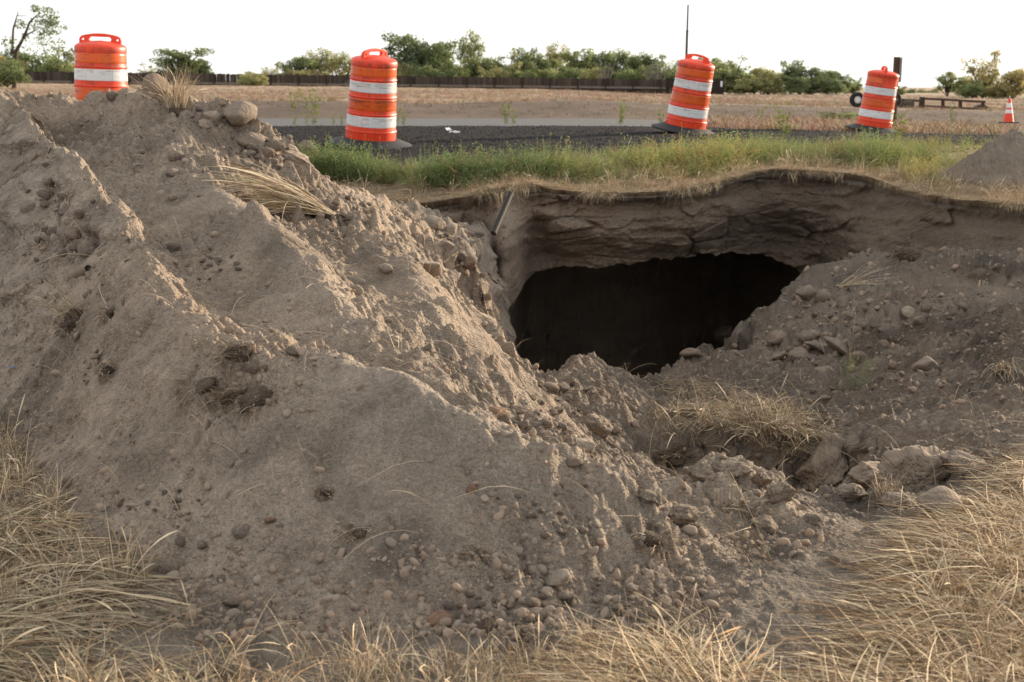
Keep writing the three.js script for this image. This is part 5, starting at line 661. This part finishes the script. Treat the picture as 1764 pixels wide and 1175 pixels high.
function tree(px, base, topPx, halfPx, d, kind, mat, label, name = 'tree', cat = 'tree', group = 'trees and bushes beyond the fence', wood = bark) {
  const set = kinds[kind], K = set[Math.floor(rnd() * set.length)], x = ray(px, 150)[0] * d, y0 = CAM_Y + ray(px, base)[1] * d, h = CAM_Y + ray(px, topPx)[1] * d - y0, w = 2 * halfPx / F * d, nat = { full: 1.05, airy: 0.9, tall: 0.62, bush: 1.6 }[kind];
  const t = thing(name, label, cat, [x, y0, -d], rr(0, 6.28), group); t.scale.set(w * (kind === 'bush' ? 1.5 : 1.32) / nat, h * 1.08, w * 1.3 / nat); if (K.trunk) part('trunk', K.trunk, wood, t); part('crown', K.crown, crownMats[mat], t); return t;
}
const TREES = [
  [8, 156, 78, 40, 150, 'full', 3, 'dark leafy tree at the frame edge behind the leaning tree'], [60, 158, 86, 38, 148, 'bush', 0, 'dense green bush under the leaning bare limbed tree'], [108, 158, 84, 34, 146, 'bush', 1, 'rounded bush close to the first drum'], [20, 150, 95, 26, 144, 'airy', 4, 'brownish thin bush beside the dense green bush'],
  [14, 150, 98, 36, 92, 'bush', 0, 'dark green bush round the foot of the leaning tree'],
  [310, 150, 80, 44, 150, 'full', 0, 'lone round tree standing over the fence beyond the first drum'], [258, 150, 108, 22, 152, 'airy', 2, 'low thin bush beside the lone round tree'], [345, 150, 98, 22, 151, 'full', 3, 'darker low bush against the lone round tree'], [435, 152, 122, 24, 133, 'bush', 2, 'yellow green shrub growing in front of the fence'], [470, 155, 106, 16, 165, 'airy', 2, 'small slender tree left of the tree group by the second drum'],
  [512, 156, 92, 30, 160, 'full', 1, 'broad tree first of the group by the second drum'], [552, 156, 86, 30, 162, 'airy', 2, 'loose yellowish tree in the group by the second drum'], [590, 156, 92, 24, 160, 'airy', 2, 'pale feathery tree touching the second drum'], [530, 156, 116, 40, 156, 'bush', 4, 'pale low scrub under the tree group by the second drum'],
  [712, 158, 48, 42, 160, 'full', 3, 'tallest dark tree right behind the second drum'], [755, 158, 62, 34, 158, 'full', 0, 'dark crown joined to the tallest tree'], [690, 158, 104, 26, 154, 'bush', 2, 'pale green shrub at the foot of the tallest tree'], [810, 158, 56, 22, 164, 'airy', 1, 'tall airy tree next to the dark crown'], [835, 158, 92, 30, 158, 'full', 1, 'mid height green tree before the tall airy tree'], [872, 158, 88, 30, 157, 'airy', 2, 'yellowish loose tree in the middle of the row'],
  [905, 158, 72, 22, 160, 'tall', 0, 'narrow dark tree in the middle of the row'], [930, 158, 84, 24, 162, 'full', 0, 'dark rounded tree beside the narrow tree'], [962, 158, 76, 20, 168, 'airy', 2, 'see through thin tree above the sagebrush'], [1000, 158, 82, 28, 158, 'full', 1, 'broad green tree above the sagebrush'], [1040, 158, 86, 26, 160, 'full', 0, 'dense tree with a bare shrub before it'], [1072, 158, 80, 26, 162, 'full', 1, 'light green tree behind the bare shrub'], [1110, 158, 86, 24, 160, 'full', 0, 'green tree next to the thin pole'], [1148, 158, 92, 24, 158, 'airy', 1, 'tree half covered by the leaning drum'],
  [1232, 160, 92, 28, 150, 'full', 0, 'dark tree just past the leaning third drum'], [1262, 160, 96, 32, 147, 'airy', 1, 'spreading tree with dark limbs past the fence end'], [1300, 162, 112, 26, 150, 'full', 2, 'pale green tree beyond the fence end'], [1335, 162, 120, 22, 152, 'full', 2, 'low yellow green bush between two taller trees'], [1362, 162, 96, 20, 148, 'tall', 0, 'upright dark tree with pointed tops'], [1400, 162, 110, 30, 146, 'full', 3, 'dark round tree before the dented drum'], [1440, 162, 118, 24, 150, 'full', 0, 'low dark tree behind the dented drum'], [1468, 162, 134, 16, 155, 'bush', 0, 'small dark bush by the white hubbed wheels'],
  [1552, 164, 148, 10, 160, 'bush', 1, 'tiny green bush right of the wooden post'], [1570, 164, 152, 8, 200, 'bush', 3, 'tiny dark far bush beyond the rail fence'], [1600, 164, 153, 22, 220, 'bush', 2, 'faint far hedge above the rail fence'], [1632, 166, 118, 18, 100, 'tall', 1, 'slim young tree above the rail fence'], [1662, 167, 128, 18, 99, 'full', 1, 'green bush next to the slim young tree'], [1694, 170, 84, 32, 97, 'airy', 4, 'tall sparse sunlit tree near the frame edge'], [1745, 172, 114, 30, 94, 'full', 4, 'yellow green bush behind the small traffic cone'], [1722, 172, 122, 22, 96, 'airy', 2, 'thin bush between the sparse tree and the cone'], [1676, 170, 138, 24, 95, 'bush', 1, 'low scrub at the foot of the sparse sunlit tree'],
  [650, 158, 112, 22, 158, 'bush', 1, 'green shrub half hidden behind the second drum'], [738, 158, 112, 30, 152, 'bush', 0, 'dark shrub under the joined dark crowns'], [785, 158, 112, 24, 153, 'bush', 1, 'shrub below the tall airy tree'], [852, 158, 116, 28, 152, 'bush', 2, 'pale shrub at the foot of the mid height tree'], [895, 158, 114, 26, 153, 'bush', 1, 'shrub below the narrow dark tree'], [945, 158, 114, 28, 152, 'bush', 1, 'shrub under the see through thin tree'], [985, 158, 112, 26, 153, 'bush', 0, 'dark shrub over the fence above the sagebrush'], [1022, 158, 112, 24, 152, 'bush', 2, 'pale shrub left of the bare grey shrub'], [1062, 158, 114, 26, 152, 'bush', 0, 'dark shrub right of the bare grey shrub'], [1098, 158, 114, 24, 153, 'bush', 1, 'shrub under the tree next to the thin pole'], [1140, 158, 112, 28, 152, 'bush', 0, 'shrub over the boarded gate panel'],
  [1240, 162, 124, 26, 146, 'bush', 1, 'shrub just past the white notice on the gate'], [1282, 162, 128, 28, 145, 'bush', 2, 'pale scrub below the spreading tree'], [1322, 163, 130, 28, 145, 'bush', 2, 'yellow green scrub past the fence end'], [1378, 163, 128, 30, 144, 'bush', 0, 'dark scrub under the upright pointed tree'], [1425, 163, 130, 28, 144, 'bush', 3, 'dark scrub between the round tree and the wheels'],
];
for (const [px, b, t, hw, d, k, m, label] of TREES) tree(px, b, t, hw, d, k, m, label, k === 'bush' ? 'bush' : 'tree', k === 'bush' ? 'bush' : 'tree');
for (const [px, b, t, hw, d, m, label] of [[965, 186, 176, 27, 40.5, 2, 'silvery sagebrush in the far field'], [1046, 180, 170, 20, 46, 3, 'dark dry brush beside the sagebrush'], [882, 188, 178, 14, 42, 1, 'small green brush before the fence, left of the sagebrush'], [1448, 208, 192, 34, 34, 1, 'green creeper on a dark stump before the dented drum'], [780, 193, 186, 10, 38.5, 2, 'low grey plant on the bank top']]) tree(px, b, t, hw, d, 'bush', m, label, 'brush', 'brush', 'low brush in the far field');
{
  const d = 96, X = (px) => ray(px, 150)[0] * d, Y = (py) => CAM_Y + ray(882, py)[1] * d, P = (px, py, z = 0) => V(X(px), Y(py), -d + z), t = thing('leaning_tree', 'tall half dead tree with a bare forked limb at the frame edge', 'tree', [0, 0, 0]), w = [];
  limb(w, P(22, 160), P(30, 88), 0.17, 0.14, 0.2); limb(w, P(30, 90), P(62, 40, 0.6), 0.13, 0.06, 0.3, 8); limb(w, P(62, 40, 0.6), P(80, 22, 0.4), 0.08, 0.02, 0.2); limb(w, P(52, 62, 0.4), P(78, 52, 1), 0.075, 0.03, 0.2); limb(w, P(24, 92), P(26, 50, -0.3), 0.11, 0.07, 0.1); limb(w, P(26, 50, -0.3), P(37, 21, -0.2), 0.07, 0.025, 0.2); limb(w, P(37, 26), P(58, 27, 0.4), 0.03, 0.01, 0.3); limb(w, P(-40, 20), P(13, 15, 1), 0.05, 0.015, 0.3); limb(w, P(-40, 20), P(-20, 150), 0.12, 0.2, 0.3);
  part('trunk', mergeGeometries(w), bark, t); const p = [], c = [], ix = [];
  for (const [px, py, r, n] of [[88, 28, 17, 300], [75, 45, 18, 240], [98, 48, 12, 180], [68, 14, 7, 90], [82, 66, 13, 130], [42, 42, 9, 100], [48, 62, 6, 40], [106, 78, 12, 60], [98, 36, 10, 120], [62, 84, 22, 120], [118, 46, 6, 20], [92, 84, 16, 90], [20, 74, 12, 120]]) for (let k = 0; k < n; k++) { const a = rr(0, 6.28), q = r * Math.sqrt(rnd()), m = P(px + Math.cos(a) * q, py + Math.sin(a) * q, rr(-1, 1) * r * 0.04), u = V(rr(-1, 1), rr(-1, 1), rr(-1, 1)).normalize(), v = V(rr(-1, 1), rr(-1, 1), rr(-1, 1)).cross(u).normalize(), s = rr(0.05, 0.11), id = p.length / 3, sh = rr(0.6, 1.35); for (const [x, y] of [[-1, 0], [0, -0.6], [1, 0], [0, 0.6]]) p.push(m.x + (u.x * x + v.x * y) * s, m.y + (u.y * x + v.y * y) * s, m.z + (u.z * x + v.z * y) * s); for (let j = 0; j < 4; j++) c.push(sh, sh, sh); ix.push(id, id + 1, id + 2, id, id + 2, id + 3); }
  const g = new THREE.BufferGeometry(); g.setAttribute('position', new THREE.Float32BufferAttribute(p, 3)); g.setAttribute('color', new THREE.Float32BufferAttribute(c, 3)); g.setIndex(ix); g.computeVertexNormals(); part('crown', g, crownMats[0], t);
}
for (const [px, top0, label] of [[1043, 100, 'bare grey shrub standing before the dense tree'], [1124, 103, 'bare forked grey shrub behind the fence by the pole'], [1138, 106, 'thin bare branches next to the forked shrub']]) { const d = 150, w = [], x = ray(px, 150)[0] * d, y0 = CAM_Y + ray(882, 160)[1] * d, h = CAM_Y + ray(882, top0)[1] * d - y0, t = thing('bare_shrub', label, 'shrub', [x, y0, -d], 0, 'bare shrubs behind the fence'); for (let i = 0; i < 9; i++) { const e = V(rr(-1, 1) * h * 0.3, h * rr(0.6, 1), rr(-0.4, 0.4)); const c = limb(w, V(rr(-0.1, 0.1), 0, 0), e, 0.07, 0.02, 0.3); for (let k = 0; k < 3; k++) { const q = c.getPointAt(rr(0.4, 0.9)); limb(w, q, q.clone().add(V(rr(-0.8, 0.8), rr(0.1, 1), 0)), 0.03, 0.012, 0.1, 3); } } part('branches', mergeGeometries(w), paleBark, t); }


renderer.render(scene, camera);
